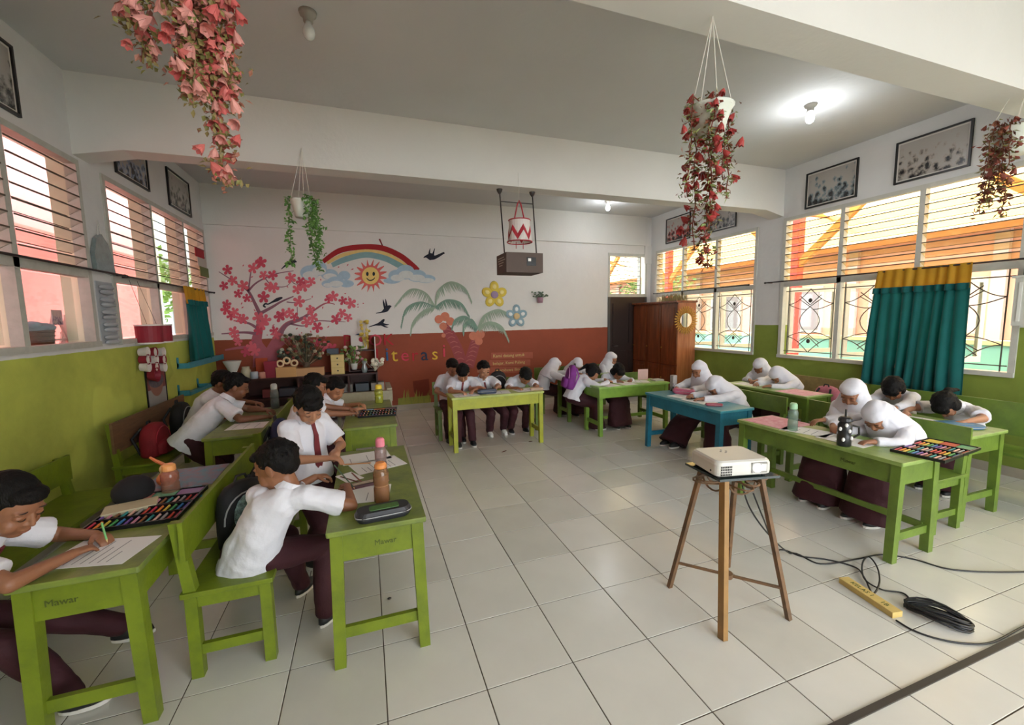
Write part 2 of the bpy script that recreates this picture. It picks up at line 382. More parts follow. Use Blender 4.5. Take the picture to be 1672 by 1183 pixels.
def arc(y, z, ry, rz, a0, a1, n=12): return [(y+ry*math.cos(a0+(a1-a0)*k/n), z+rz*math.sin(a0+(a1-a0)*k/n)) for k in range(n+1)]
def grille(w, x, a, b, z0, z1):
    g = MB(); r = 0.006
    P = lambda pts: [(x, p[0], p[1]) for p in pts]
    cy = (a+b)/2; w2_ = (b-a)/2; cz = (z0+z1)/2; h = (z1-z0)/2
    for yy in (a+0.1*w2_, b-0.1*w2_): g.tube(P([(yy, z0-0.02), (yy, z1+0.03)]), r, 5)
    for zz in (z0+0.05, z1-0.06): g.tube(P([(a-0.01, zz), (b+0.01, zz)]), r, 5)
    # two interlaced pointed ovals
    for s in (-1, 1):
        g.tube(P([(cy+s*w2_*(-0.45+0.85*math.sin(PI*k/12)), cz-h*0.62+h*1.24*k/12) for k in range(13)]), r*0.9, 5)
        for t in (-1, 1):     # star ends
            g.tube(P([(cy+s*w2_*0.9*(k/6), cz+t*h*(0.9-0.42*math.sin(PI/2*k/6))) for k in range(7)]), r*0.9, 5)
            g.tube(P([(cy+s*w2_*(0.9-0.75*(k/6)), cz+t*h*(0.48-0.16*math.sin(PI/2*k/6)*(1 if k else 1)-0.0)) for k in range(7)]), r*0.9, 5)
            g.tube(P([(cy+s*w2_*0.42, cz+t*h*0.72), (cy, cz+t*h*0.45)]), r*0.9, 5)
    g.tube([(x, cy+0.0, z0), (x, cy, z0+0.001)], r, 5)
    g.build('iron_grille', m_iron, w)
    for t in (-1, 1):
        MB().ell((x, cy, cz+t*h*0.58), (0.012, 0.026, 0.03), 6, 10).build('grille_boss', m_iron, w)
m_sash = mat('sash_white', 'D9D2C8', 0.45, 0.08, 10)
m_pane = mat('window_pane', 'F2F6F4', 0.03, trans=0.985)
for w, x, cells in ((w4, XR+0.035, c4), (w3, XR+0.035, c3)):
    for i in range(3):
        a = cells[i]+0.03; b = cells[i+1]-0.03
        grille(w, x-0.01, a, b, 0.97, 1.91)
        # casement sash opened outwards, hinged on the side nearer the mirror wall
        s = MB(); L = (b-a); th = math.radians(72); hy = b+0.01
        s.M = Tm((XR+0.10, hy, 0.98), th+0.0)       # local: -y along the sash
        s.box(-0.018, 0.018, -L, -L+0.05, 0, 0.92); s.box(-0.018, 0.018, -0.05, 0, 0, 0.92); s.box(-0.018, 0.018, -L+0.05, -0.05, 0, 0.06); s.box(-0.018, 0.018, -L+0.05, -0.05, 0.86, 0.92)
        so = s.build('casement_sash', m_sash, w)
        p = MB(); p.M = s.M; p.box(-0.002, 0.002, -L+0.05, -0.05, 0.06, 0.86); p.build('sash_pane', m_pane, so)
# left windows: thin iron hexagons
for w, cells in ((w1, c1), (w2, c2)):
    for i in range(len(cells)-1):
        a, b = cells[i]+0.03, cells[i+1]-0.03
        MB().box(XL-0.09, XL-0.085, a, b, 1.42, 1.92).build('window_pane', m_pane, w)
    if w is w2:
        g = MB(); a, b = c2[2]+0.03, c2[3]-0.03; x = XL-0.05
        for cy, cz in ((a+0.25, 1.55), (a+0.25, 1.78), (a+0.45, 1.66)):
            g.tube([(x, cy+0.1*math.cos(k*PI/3), cz+0.11*math.sin(k*PI/3)) for k in range(6)], 0.005, 5, closed=True)
        g.build('iron_grille', m_iron, w)
# outer sill ledge on the left
MB().box(XL-0.42, XL-0.16, YF, YB, 1.30, 1.375).build('trim_6', mat('sill_ledge', 'B8B6AC', 0.7, 0.15, 6), kind='structure')

# transom window over the back door
w7 = bpy.data.objects.new('window_7', None); COL.objects.link(w7); w7.location = (5.05, YB, 1.98); tag(w7, kind='structure')
fr = MB(); y0, y1 = YB-0.01, YB+0.08
fr.box(4.59, 5.5, y0, y1, 1.93, 1.99); fr.box(4.59, 5.5, y0, y1, 2.74, 2.79); fr.box(4.59, 4.63, y0, y1, 1.99, 2.74); fr.box(5.46, 5.5, y0, y1, 1.99, 2.74); fr.box(5.33, 5.36, y0, y1, 1.99, 2.74)
fr.build('window_frame', m_frameR, w7)
for k in range(8):
    z = 2.05+k*0.092; s = MB(); c, q = 0.04, 0.026; yc = YB+0.03
    s.add([(4.63, yc-c, z+q), (5.33, yc-c, z+q), (5.33, yc+c, z-q), (4.63, yc+c, z-q)], [(0, 1, 2, 3)]); s.cur = 1
    s.box(4.63, 5.33, yc-c-0.004, yc-c, z+q-0.004, z+q+0.004); s.box(4.63, 5.33, yc+c, yc+c+0.003, z-q-0.003, z-q+0.003)
    s.build('louver_slat', [m_glass, m_edge], w7)
g = MB()
for k in range(9): g.tube([(4.63, YB+0.085, 2.0+k*0.085), (4.98, YB+0.085, 2.06+k*0.085), (5.33, YB+0.085, 2.0+k*0.085)], 0.005, 5)
g.build('zigzag_grille', m_iron, w7)
m_dark = mat('dark_brown_door', '2E1C16', 0.45, 0.25, 10, stretch=(6, 6, 0.6))
d1 = bpy.data.objects.new('door_1', None); COL.objects.link(d1); d1.location = (5.0, YB, 0); tag(d1, kind='structure')
dm = MB(); dm.box(4.63, 5.46, YB-0.005, YB+0.035, 0.01, 1.93)
dm.build('door_leaf', m_dark, d1)
for z0, z1 in ((0.15, 0.85), (1.0, 1.8)):
    for a, b in ((4.70, 5.02), (5.08, 5.40)): MB().box(a, b, YB-0.018, YB-0.004, z0, z1).build('door_panel', m_dark, d1)
MB().box(4.585, 4.635, YB-0.02, YB+0.05, 0, 1.93).box(5.455, 5.5, YB-0.02, YB+0.05, 0, 1.93).build('door_frame', mat('door_frame_grey', '4B4B48', 0.6), d1)
MB().tube([(4.70, YB-0.02, 0.95), (4.70, YB-0.06, 0.95), (4.80, YB-0.06, 0.95)], 0.008, 6).build('door_handle', mat('steel', '9A9A98', 0.3, metal=1), d1)

# ---------------------------------------------------------------- outside, seen through the windows
m_ground = mat('outside_paving', '8C877C', 0.9, 0.2, 1)
MB().box(XR+0.16, 20, -12, 26, -0.15, -0.05).build('ground', m_ground, kind='structure')
MB().box(-16, XL-0.16, -12, 26, -0.15, -0.05).build('ground', m_ground, kind='structure')
MB().box(XL-0.16, XR+0.16, YB+0.2, 26, -0.15, -0.05).build('ground', m_ground, kind='structure')
MB().box(XL-0.16, XR+0.16, -12, YF-0.16, -0.15, -0.05).build('ground', m_ground, kind='structure')
# right veranda: translucent cream roof on brown purlins, red posts with orange braces
m_roofc = mat('cream_translucent_roofing', 'F3E2B4', 0.6, 0.1, 1.5, translucent=0.6)
m_purl = mat('brown_purlin', 'B4713F', 0.6, 0.15, 6)
m_brace = mat('orange_brace', 'E39A4B', 0.6, 0.1, 6)
m_redp = mat('red_post', 'E0433C', 0.5)
vr = thing('veranda_roof', 'pale cream corrugated veranda roof seen through the right-hand louvers', 'roof', (8.0, 4.0, 3.2))
mb = MB(); xs = np.linspace(XR+0.16, 10.2, 3); ys = np.linspace(-6, 20, 521)
zr = lambda x: 4.25-(x-XR)*0.26
vs = []; 
for i, y in enumerate(ys):
    for x in (XR+0.16, 10.4): vs.append((x, y, zr(x)+0.018*math.sin(y*2*PI/0.2)))
mb.add(vs, [(2*i, 2*i+1, 2*i+3, 2*i+2) for i in range(len(ys)-1)]); mb.build('corrugated_sheet', m_roofc, vr, smooth=True)
for x in (7.3, 10.2): MB().box(x-0.05, x+0.05, -6, 20, zr(x)-0.16, zr(x)-0.03).build('purlin', m_purl, vr)
for k, y in enumerate((-1.34, 2.32, 5.98, 9.64, 13.3)):
    p = thing('veranda_post', ['red veranda post outside, beyond the right picture edge', 'red veranda post behind the teal curtain', 'red veranda post with orange diagonal braces left in the curtained window', 'red veranda post seen through the small barred window above the wardrobe', 'farthest red veranda post, seen past the wardrobe'][k], 'post', (8.0, y, 0), 'red veranda posts')
    MB().box(7.92, 8.08, y-0.07, y+0.07, -0.05, zr(8)-0.1).build('shaft', m_redp, p)
    MB().bar((8, y, 2.45), (8, y+1.2, 3.5), 0.09, 0.12).build('brace', m_brace, p)
    MB().bar((8, y, 2.45), (8, y-1.2, 3.5), 0.09, 0.12).build('brace', m_brace, p)
    MB().box(5.8, 10.2, y-0.05, y+0.05, 3.42, 3.54).build('tie_beam', m_brace, p)
pw = thing('parapet_wall', 'low mint-green parapet wall outside the right windows', 'wall', (9.2, 5, 0))
MB().box(9.2, 9.35, -6, 20, -0.05, 1.0).build('wall_body', mat('mint_wall', '86C4B8', 0.7, 0.08, 2), pw)
MB().box(9.15, 9.4, -6, 20, 1.0, 1.07).build('coping', mat('coping_pale', 'CFC79A', 0.7), pw)
fb = thing('far_classroom_block', 'peach classroom block across the yard behind the right windows', 'building', (14, 5, 0))
MB().box(14, 14.2, -8, 24, -0.05, 3.4).build('wall', mat('peach_wall', 'D79C7C', 0.8, 0.1, 1), fb)
MB().box(13.9, 14.0, -8, 24, -0.05, 0.8).build('dado', mat('salmon_dado', 'D9705C', 0.8), fb)
for k in range(9):
    y = -6+k*3.1
    f_ = MB().box(13.92, 14.0, y, y+1.5, 0.9, 2.4).build('window', mat('far_window_frame', 'C7B8AC', 0.7), fb)
    MB().box(13.90, 13.92, y+0.1, y+1.4, 1.0, 2.3).build('pane', mat('far_window_dark', '8E7F80', 0.4), f_)
    MB().box(13.86, 13.98, y+2.1, y+2.35, 0, 3.4).build('pilaster', mat('far_pilaster', 'B9A08F', 0.8), fb)
MB().prism([(13.2, -8, 3.3), (16, -8, 4.6), (16, -8, 4.7), (13.2, -8, 3.4)], (0, 32, 0)).build('roof', mat('far_roof', '9A5C48', 0.8), fb)
# left corridor
m_pink = mat('pink_wall', 'F0726C', 0.8, 0.12, 1.2, col2='EE8C86')
pb = thing('pink_classroom_wall', 'bright salmon pink wall across the corridor outside the left windows', 'wall', (-4.6, 4, 0))
MB().box(-4.75, -4.6, -6, 12.0, -0.05, 3.0).build('wall_body', m_pink, pb)
MB().box(-4.75, -4.6, -6, 12.0, 3.0, 5.2).build('upper_band', mat('pale_pink_band', 'D89A9C', 0.8), pb)
MB().box(-4.8, -4.55, 12.0, 12.3, -0.05, 5.2).build('corner_post', m_cream, pb)
cr = thing('corridor_roof', 'pale underside of the corridor roof outside the left windows', 'roof', (-3, 4, 3.5))
MB().box(-3.9, XL-0.16, -6, 14, 3.75, 3.85).build('roof_slab', mat('pale_soffit', 'E3D6D0', 0.8), cr)
lb = thing('white_house', 'white house with grey roof beyond the corridor, behind the left window', 'building', (-7, 18, 0))
MB().box(-12, -5.0, 18, 19, -0.05, 3.6).build('wall', mat('far_white_wall', 'E6E6E4', 0.8, 0.05, 1), lb)
MB().prism([(-12.5, 17.4, 3.5), (-12.5, 20, 5.0), (-12.5, 20, 5.1), (-12.5, 17.4, 3.6)], (8, 0, 0)).build('roof', mat('far_grey_roof', '8B8A88', 0.8), lb)
for x in (-10.4, -8.2, -6.4): MB().box(x, x+0.9, 17.95, 18.0, 1.0, 2.2).build('window', mat('far_window_grey', '7D8286', 0.4), lb)
m_leafo = mat('tree_leaf', '6E8F3A', 0.6, 0.4, 3, translucent=0.3); m_bark = mat('bark', '5D4A38', 0.9)
def tree(x, y, h, r, label, seed):
    rd = random.Random(seed)
    t = thing('leafy_tree', label, 'tree', (x, y, 0))
    MB().tube([(x, y, -0.05), (x+0.1, y, h*0.3), (x-0.05, y+0.05, h*0.7)], [0.13, 0.1, 0.05], 8).build('trunk', m_bark, t)
    lf = MB()
    for k in range(1400):
        d = Vector((rd.gauss(0, 1), rd.gauss(0, 1), rd.gauss(0, 1))).normalized()*r*rd.uniform(0.35, 1)
        c = Vector((x, y, h*0.75))+Vector((d.x, d.y, d.z*0.8)); a = Vector((rd.gauss(0, 1), rd.gauss(0, 1), rd.gauss(0, 1))).normalized()*0.11; b = a.orthogonal().normalized()*0.055
        lf.add([c-a, c+b, c+a, c-b], [(0, 1, 2, 3)])
    lf.build('foliage', m_leafo, t, kind='stuff')
tree(-6.2, 15.0, 3.6, 1.5, 'leafy tree in front of the white house beyond the corridor', 1)
tree(11.5, 14.5, 3.4, 1.6, 'leafy tree behind the small barred window over the wardrobe side', 2)
tree(9.5, 17.5, 3.4, 1.4, 'leafy tree farthest along the yard', 3)
# ================================================================ desks and benches
def paint(name, c, k=0.22, c2=None): return mat(name, c, 0.42, k, 9, 0.12, 50, col2=c2, thresh=(0.42, 0.75))
m_lime = paint('lime_desk_paint', '6F7F1A', c2='5B6A1A'); m_limeT = paint('worn_lime_top', '768538', c2='586638')
m_yel = paint('yellow_green_paint', 'A3A81F', c2='8C9222'); m_yelT = paint('yellow_green_top', 'AAB55A', c2='8FA04C')
m_grn = paint('fresh_green_paint', '7CA23E', c2='688E36'); m_grnT = paint('fresh_green_top', '8DB659', c2='789F4C')
m_blue = paint('teal_blue_paint', '1F7088', c2='195D72'); m_blueT = paint('teal_blue_top', '3C8C9B', c2='2F7A8C')
m_oliv = paint('olive_desk_paint', '617A2A', c2='4F6424'); m_olivT = paint('olive_top', '869F52', c2='6C8442')
m_bwood = mat('brown_bench_wood', '7A5A40', 0.5, 0.35, 6, 0.1, 40, stretch=(1, 1, 8))
m_ink = mat('dark_ink', '47521C', 0.7)
H = 0.645
def desk(label, x0, x1, y0, y1, mb_, mt, long='Y', bar=None, h=H, group='wooden school desks', splay=0.015, name='Mawar', txt=None):
    t = thing('school_desk', label, 'desk', ((x0+x1)/2, (y0+y1)/2, 0), group)
    top = MB().rbox(x0, x1, y0, y1, h-0.024, h, 0.008); top.build('desk_top', mt, t)
    i = 0.022; ax0, ax1, ay0, ay1 = x0+i, x1-i, y0+i, y1-i; zb = h-0.024-0.125; w = 0.018
    for nm, b in (('apron', (ax0, ax1, ay0, ay0+w)), ('apron', (ax0, ax1, ay1-w, ay1)), ('apron', (ax0, ax0+w, ay0+w, ay1-w)), ('apron', (ax1-w, ax1, ay0+w, ay1-w))):
        MB().box(*b, zb, h-0.024).build(nm, mb_, t)
    MB().box(ax0+w, ax1-w, ay0+w, ay1-w, zb+0.004, zb+0.016).build('book_shelf', mb_, t)
    L = 0.052; s = splay
    for cx, sx in ((ax0+L/2-0.008, -1), (ax1-L/2+0.008, 1)):
        for cy, sy in ((ay0+L/2-0.008, -1), (ay1-L/2+0.008, 1)):
            m = MB(); a = L/2; b = L/2*0.92
            dx = sx*(s if long == 'Y' else 0) - 0; dy = sy*(s if long == 'X' else 0)
            m.rings([[(cx+dx-b, cy+dy-b, 0), (cx+dx+b, cy+dy-b, 0), (cx+dx+b, cy+dy+b, 0), (cx+dx-b, cy+dy+b, 0)],
                     [(cx-a, cy-a, h-0.024), (cx+a, cy-a, h-0.024), (cx+a, cy+a, h-0.024), (cx-a, cy+a, h-0.024)]])
            m.build('leg', mb_, t)
    if long == 'Y':
        for y in (ay0+0.02, ay1-0.02): MB().box(ax0+0.03, ax1-0.03, y-0.011, y+0.011, 0.13, 0.18).build('stretcher', mb_, t)
        if bar: xb = ax1-0.03 if bar > 0 else ax0+0.03; MB().box(xb-0.012, xb+0.012, ay0+0.03, ay1-0.03, 0.15, 0.19).build('long_stretcher', mb_, t)
    else:
        for x in (ax0+0.02, ax1-0.02): MB().box(x-0.011, x+0.011, ay0+0.03, ay1-0.03, 0.13, 0.18).build('stretcher', mb_, t)
        if bar: yb = ay1-0.03; MB().box(ax0+0.03, ax1-0.03, yb-0.012, yb+0.012, 0.13, 0.17).build('long_stretcher', mb_, t)
    if txt:
        M = Tm(((x0+x1)/2+txt[1], ay0-0.0016, h-0.09), 0, PI/2) if txt[0] == 'Y' else Tm((ax0-0.0016, (y0+y1)/2+txt[1], h-0.09), -PI/2, PI/2)
        text_mesh('handwritten_name', name, 0.035, m_ink, M, t, 0.0008)
    return t
def bench(label, x0, x1, y0, y1, mb_, back, zt=0.72, ph=0.17, mplank=None, seat=0.40, group='wooden school benches', mt=None):
    """back: which side the backrest stands on: 'W','E' (x), 'S','N' (y)"""
    t = thing('school_bench', label, 'bench', ((x0+x1)/2, (y0+y1)/2, 0), group)
    MB().rbox(x0, x1, y0, y1, seat-0.022, seat, 0.006).build('seat', mt or mb_, t)
    L = 0.045; i = 0.012
    for cx in (x0+i+L/2, x1-i-L/2):
        for cy in (y0+i+L/2, y1-i-L/2):
            isb = (back == 'W' and cx < (x0+x1)/2) or (back == 'E' and cx > (x0+x1)/2) or (back == 'S' and cy < (y0+y1)/2) or (back == 'N' and cy > (y0+y1)/2)
            m = MB(); a = L/2
            if isb:
                lx = {'W': -0.035, 'E': 0.035}.get(back, 0); ly = {'S': -0.035, 'N': 0.035}.get(back, 0)
                m.rings([[(cx-a, cy-a, 0), (cx+a, cy-a, 0), (cx+a, cy+a, 0), (cx-a, cy+a, 0)], [(cx-a, cy-a, seat), (cx+a, cy-a, seat), (cx+a, cy+a, seat), (cx-a, cy+a, seat)],
                         [(cx-a*.8+lx, cy-a*.8+ly, zt-0.01), (cx+a*.8+lx, cy-a*.8+ly, zt-0.01), (cx+a*.8+lx, cy+a*.8+ly, zt-0.01), (cx-a*.8+lx, cy+a*.8+ly, zt-0.01)]])
                m.build('back_post', mb_, t)
            else: m.box(cx-a, cx+a, cy-a, cy+a, 0, seat-0.022).build('leg', mb_, t)
    r = 0.011
    if back in 'WE':
        for y in (y0+i+L/2, y1-i-L/2): MB().box(x0+0.04, x1-0.04, y-r, y+r, 0.10, 0.145).build('stretcher', mb_, t); MB().box(x0+0.04, x1-0.04, y-r, y+r, seat-0.08, seat-0.022).build('seat_rail', mb_, t)
        xb = (x0+i+L/2-0.03+0.028) if back == 'W' else (x1-i-L/2+0.03-0.028)
        MB().box(xb-0.009, xb+0.009, y0-0.01, y1+0.01, zt-ph, zt).build('back_plank', mplank or mb_, t)
    else:
        for x in (x0+i+L/2, x1-i-L/2): MB().box(x-r, x+r, y0+0.04, y1-0.04, 0.10, 0.145).build('stretcher', mb_, t); MB().box(x-r, x+r, y0+0.04, y1-0.04, seat-0.08, seat-0.022).build('seat_rail', mb_, t)
        yb = (y0+i+L/2-0.002) if back == 'S' else (y1-i-L/2+0.002)
        MB().box(x0-0.01, x1+0.01, yb-0.009, yb+0.009, zt-ph, zt).build('back_plank', mplank or mb_, t)
    return t
desk('lime desk at the lower left picture corner with an open black colour set', -1.22, -0.84, 1.84, 3.05, m_lime, m_limeT, txt=('Y', -0.05))
desk('lime desk beside the aisle with two bottles and a dark zip pencil case on it', -0.205, 0.218, 1.85, 3.02, m_lime, m_limeT, txt=('Y', 0.03))
desk('green desk of the second left row with a yellow bottle on it', -0.22, 0.22, 3.68, 4.88, m_lime, m_limeT)
desk('green desk in front of the brown-backed bench at the left wall', -1.25, -0.86, 3.78, 4.95, m_lime, m_limeT)
desk('yellow-green desk set crosswise before the mural wall, four boys behind it', 0.88, 2.03, 4.64, 5.0, m_yel, m_yelT, 'X')
desk('fresh green desk set crosswise with a pale card standing on it', 2.76, 3.86, 4.58, 4.99, m_grn, m_grnT, 'X', bar=1)
desk('small green desk behind the fresh green one, near the dark door', 2.74, 3.8, 5.42, 5.8, m_oliv, m_olivT, 'X')
desk('teal blue desk with a pink pencil case on it', 3.08, 3.50, 2.96, 4.08, m_blue, m_blueT)
desk('large green desk nearest the projector stand with a black tumbler on it', 2.97, 3.38, 1.5, 2.68, m_oliv, m_olivT, bar=1, txt=('X', -0.28))
desk('green desk by the curtained window with a flat blue case on it', 4.04, 4.52, 1.66, 2.78, m_oliv, m_olivT)
desk('green desk below the right wall pillar with a pink sheet on it', 4.44, 4.84, 3.12, 4.25, m_oliv, m_olivT)
bench('lime bench between the two nearest left desks, a boy and a backpack on it', -0.80, -0.45, 2.02, 3.2, m_lime, 'W')
bench('green bench of the second left row with a blue backpack', -0.80, -0.44, 3.42, 4.95, m_lime, 'W', 0.74, 0.2)
bench('bench with a broad brown wooden back under the cup poster', -1.98, -1.62, 4.12, 5.5, m_lime, 'W', 0.76, 0.25, m_bwood)
bench('green bench along the left wall behind the boy at the picture edge', -2.0, -1.64, 1.75, 3.62, m_lime, 'W', 0.66, 0.17)
bench('green bench crosswise behind the yellow-green desk', 0.8, 2.2, 5.18, 5.52, m_oliv, 'N')
bench('bench behind the fresh green desk', 2.95, 3.95, 5.06, 5.34, m_oliv, 'N', 0.70)
bench('farthest bench before the dark door', 2.6, 3.95, 6.05, 6.36, m_oliv, 'N')
bench('bench of the teal blue desk, seen below its far end', 3.66, 4.0, 3.0, 4.1, m_oliv, 'E', 0.70)
bench('green bench with a smooth green back and brown legs behind the tumbler desk', 3.6, 3.95, 1.62, 2.72, m_oliv, 'E', 0.735, 0.2)
bench('green bench along the right wall at the picture edge', 4.80, 5.14, 1.2, 2.9, m_oliv, 'E', 0.77, 0.28)
bench('bench with a patterned brown back under the right windows', 5.02, 5.36, 3.1, 4.3, m_oliv, 'E', 0.74, 0.2, mat('patterned_plank', '8E7A4A', 0.6, 0.3, 20))

# ================================================================ wardrobe and mirror
m_ward = mat('varnished_red_wood', '8A4824', 0.32, 0.45, 3.0, 0.05, 30, col2='54280F', stretch=(7, 7, 0.7), coat=0.3)
m_wardS = mat('lit_wood_side', 'B0704A', 0.3, 0.4, 3.0, 0.05, 30, col2='8A4E2C', stretch=(7, 7, 0.7), coat=0.3)  # lighter copy of the wardrobe wood: light on this end is painted in
wd = thing('wardrobe', 'tall varnished red-brown wooden wardrobe in the back right corner', 'wardrobe', (5.38, 6.63, 0))
x0, x1, y0, y1, hz = 5.17, 5.58, 5.99, 7.26, 1.80
MB().box(x0+0.02, x1, y0+0.004, y1, 0.08, hz-0.03).build('carcass', m_ward, wd)
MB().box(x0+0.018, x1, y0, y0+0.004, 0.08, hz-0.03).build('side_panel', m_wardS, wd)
MB().rbox(x0-0.035, x1+0.01, y0-0.03, y1+0.02, hz-0.035, hz, 0.01).build('cornice', m_ward, wd)
MB().box(x0+0.03, x1, y0+0.01, y1-0.01, 0, 0.08).build('plinth', m_ward, wd)
dw = (y1-y0)/3
for k in range(3):
    a, b = y0+k*dw+0.008, y0+(k+1)*dw-0.008
    for c, d in ((0.66, hz-0.06), (0.1, 0.64)):
        dr = MB(); dr.box(x0, x0+0.02, a, b, c, d); dr = dr.build('door', m_ward, wd)
        MB().box(x0-0.012, x0, a+0.07, b-0.07, c+0.07, d-0.07).build('raised_panel', m_ward, dr)
        fr = MB()
        for q in ((a+0.055, a+0.07, c+0.055, d-0.055), (b-0.07, b-0.055, c+0.055, d-0.055), (a+0.07, b-0.07, c+0.055, c+0.07), (a+0.07, b-0.07, d-0.07, d-0.055)): fr.box(x0-0.008, x0, *q)
        fr.build('panel_molding', m_ward, dr)
        MB().ell((x0-0.014, b-0.03, c+0.3), (0.014, 0.012, 0.012), 6, 8).build('knob', mat('brass', 'B08A3C', 0.3, metal=1), dr)
mi = thing('sunburst_mirror', 'round mirror with a gold woven sunburst rim hanging on the wardrobe side', 'mirror', (5.37, 5.97, 1.46))
m_gold = mat('gold_rattan', 'B98A34', 0.35, 0.3, 30, metal=0.3)
c = Vector((5.335, 5.96, 1.455))
MB().lathe(c, [(0.0, -0.004), (0.125, -0.004), (0.125, 0.006), (0.0, 0.006)], 32, 'Y').build('mirror_glass', mat('mirror', 'E8ECEE', 0.03, metal=1), mi)
MB().tube([c+Vector((0.13*math.cos(a), 0.0, 0.13*math.sin(a))) for a in np.linspace(0, 2*PI, 33)[:-1]], 0.008, 6, closed=True).build('inner_ring', m_gold, mi)
for k in range(30):
    a = 2*PI*k/30; d = Vector((math.cos(a), 0, math.sin(a))); tt = Vector((-math.sin(a), 0, math.cos(a)))
    for q, (ra, rb) in enumerate(((0.14, 0.20), (0.19, 0.25))):
        a2 = a+(PI/30 if q else 0); d = Vector((math.cos(a2), 0, math.sin(a2))); tt = Vector((-math.sin(a2), 0, math.cos(a2)))
        s = MB(); p = c+d*(ra+rb)/2+Vector((0, -0.002, 0))
        s.ell(p, ((rb-ra)/2*1.1, 0.006, 0.013), 5, 6, rot=Matrix((d, (0, 1, 0), tt)).transposed()); s.build('rattan_petal', m_gold, mi)
# cushion of straw flowers on top of the wardrobe
sf = thing('dried_grass_bundle', 'dry straw-coloured grass bundle lying on top of the wardrobe', 'plant', (5.42, 6.35, hz))
g = MB()
rd = random.Random(3)
for k in range(260):
    p = Vector((5.42+rd.uniform(-.1, .1), 6.4+rd.uniform(-.3, .3), hz+0.002)); q = p+Vector((rd.uniform(-.06, .06), rd.uniform(-.08, .08), rd.uniform(0.05, 0.15)))
    g.bar(p, q, 0.004)
g.build('straw', mat('straw', 'A79A6A', 0.8, 0.3, 20), sf, kind='stuff')

# ================================================================ projector stand and projector
m_rust = mat('brown_stand_metal', '7A5838', 0.5, 0.35, 12, col2='54402E'); m_strip = mat('tan_stand_leg', '9A7440', 0.45, 0.3, 12)
ps = thing('projector_stand', 'brown metal stool-like stand with dark glass top holding the projector', 'stand', (1.76, 1.6, 0))
tc = [on(1119, 755, 2, 0.75), on(1176, 783, 2, 0.75), on(1274, 776, 2, 0.75)]; tc.append(tc[0]+tc[2]-tc[1])
g = MB(); g.prism([(p.x, p.y, 0.738) for p in tc], (0, 0, 0.012)); g.build('glass_top', mat('dark_glass_top', '1C2A2A', 0.08, spec=0.8), ps)
feet = [F_ for F_ in (on(1093, 958, 2, 0), on(1180, 1043, 2, 0), on(1288, 1011, 2, 0), on(1188, 925, 2, 0))]
ctr = sum(tc, Vector())/4; 
tops = []
for k, (f_, cpt) in enumerate(zip(feet, tc)):
    tp = ctr.lerp(cpt, 0.62); tp.z = 0.735; tops.append(tp)
    f_ = Vector(f_); f_.z = 0.0
    w_, h_ = (0.036, 0.028) if k == 1 else (0.022, 0.022)
    MB().bar(f_, tp, w_, h_, (1, 0, 0)).build('leg', m_strip if k == 1 else m_rust, ps)
x_ = lambda k, t: feet[k].lerp(tops[k], t)
MB().bar(x_(0, .22), x_(2, .22), 0.012).build('cross_brace', m_rust, ps); MB().bar(x_(1, .22), x_(3, .22), 0.012).build('cross_brace', m_rust, ps)
MB().lathe((ctr.x, ctr.y, 0.0)if False else ((x_(0, .22)+x_(2, .22))/2), [(0.0, -0.012), (0.03, -0.012), (0.03, 0.012), (0.0, 0.012)], 12).build('brace_plate', m_rust, ps)
for j, zz in enumerate((0.72, 0.70)):
    g = MB(); pts = []
    for k in range(48):
        a = 2*PI*k/48; r = 0.13+0.05*math.cos(4*a+j)+0.02*math.cos(2*a); pts.append((ctr.x+r*math.cos(a), ctr.y+r*math.sin(a), zz))
    g.tube(pts, 0.005, 6, closed=True); g.build('wire_scroll', m_rust, ps)
for k in range(4):
    a = (tops[k]+tops[(k+1) % 4])/2; g = MB(); d = (tops[(k+1) % 4]-tops[k]).normalized()
    g.tube([a+d*0.07*math.cos(t)+Vector((0, 0, -0.03-0.06*math.sin(t))) for t in np.linspace(0, PI, 9)], 0.005, 6); g.build('wire_scroll', m_rust, ps)
MB().prism([(p.x*0.8+ctr.x*0.2, p.y*0.8+ctr.y*0.2, 0.728) for p in tc], (0, 0, 0.009)).build('top_frame', m_rust, ps)
# projector
e1 = (tc[2]-tc[1]).normalized(); e2 = (tc[0]-tc[1]).normalized(); e2 = (e2-e1*e2.dot(e1)).normalized(); e1.z = e2.z = 0
pr = thing('projector', 'white data projector on the dark glass stand', 'projector', (ctr.x, ctr.y, 0.75))
m_pw = mat('projector_white_plastic', 'CCCAC2', 0.35, 0.03, 10); m_vent = mat('vent_dark', '222020', 0.6)
rotm = Matrix(((e1.x, e2.x, 0, ctr.x-0.01), (e1.y, e2.y, 0, ctr.y+0.0), (0, 0, 1, 0.75), (0, 0, 0, 1)))
a_, b_ = 0.148, 0.118
g = MB(); g.M = rotm
n = 6; pts = []
r = 0.03
for cx, cy, a0 in ((a_-r, b_-r, 0), (-a_+r, b_-r, PI/2), (-a_+r, -b_+r, PI), (a_-r, -b_+r, 1.5*PI)):
    for k in range(n+1): pts.append((cx+r*math.cos(a0+k*PI/2/n), cy+r*math.sin(a0+k*PI/2/n)))
def rg(z, k): return [(x*(1-k/a_), y*(1-k/b_), z) for x, y in pts]
g.rings([rg(0.008, 0.01), rg(0.014, 0.002), rg(0.03, 0), rg(0.066, 0.001), rg(0.078, 0.006), rg(0.085, 0.016)]); g.build('housing', m_pw, pr, smooth=False)
for x in (-0.12, 0.12):
    for y in (-0.09, 0.09): q = MB(); q.M = rotm; q.cyl((x, y, 0), (x, y, 0.01), 0.01, n=8); q.build('foot', m_vent, pr)
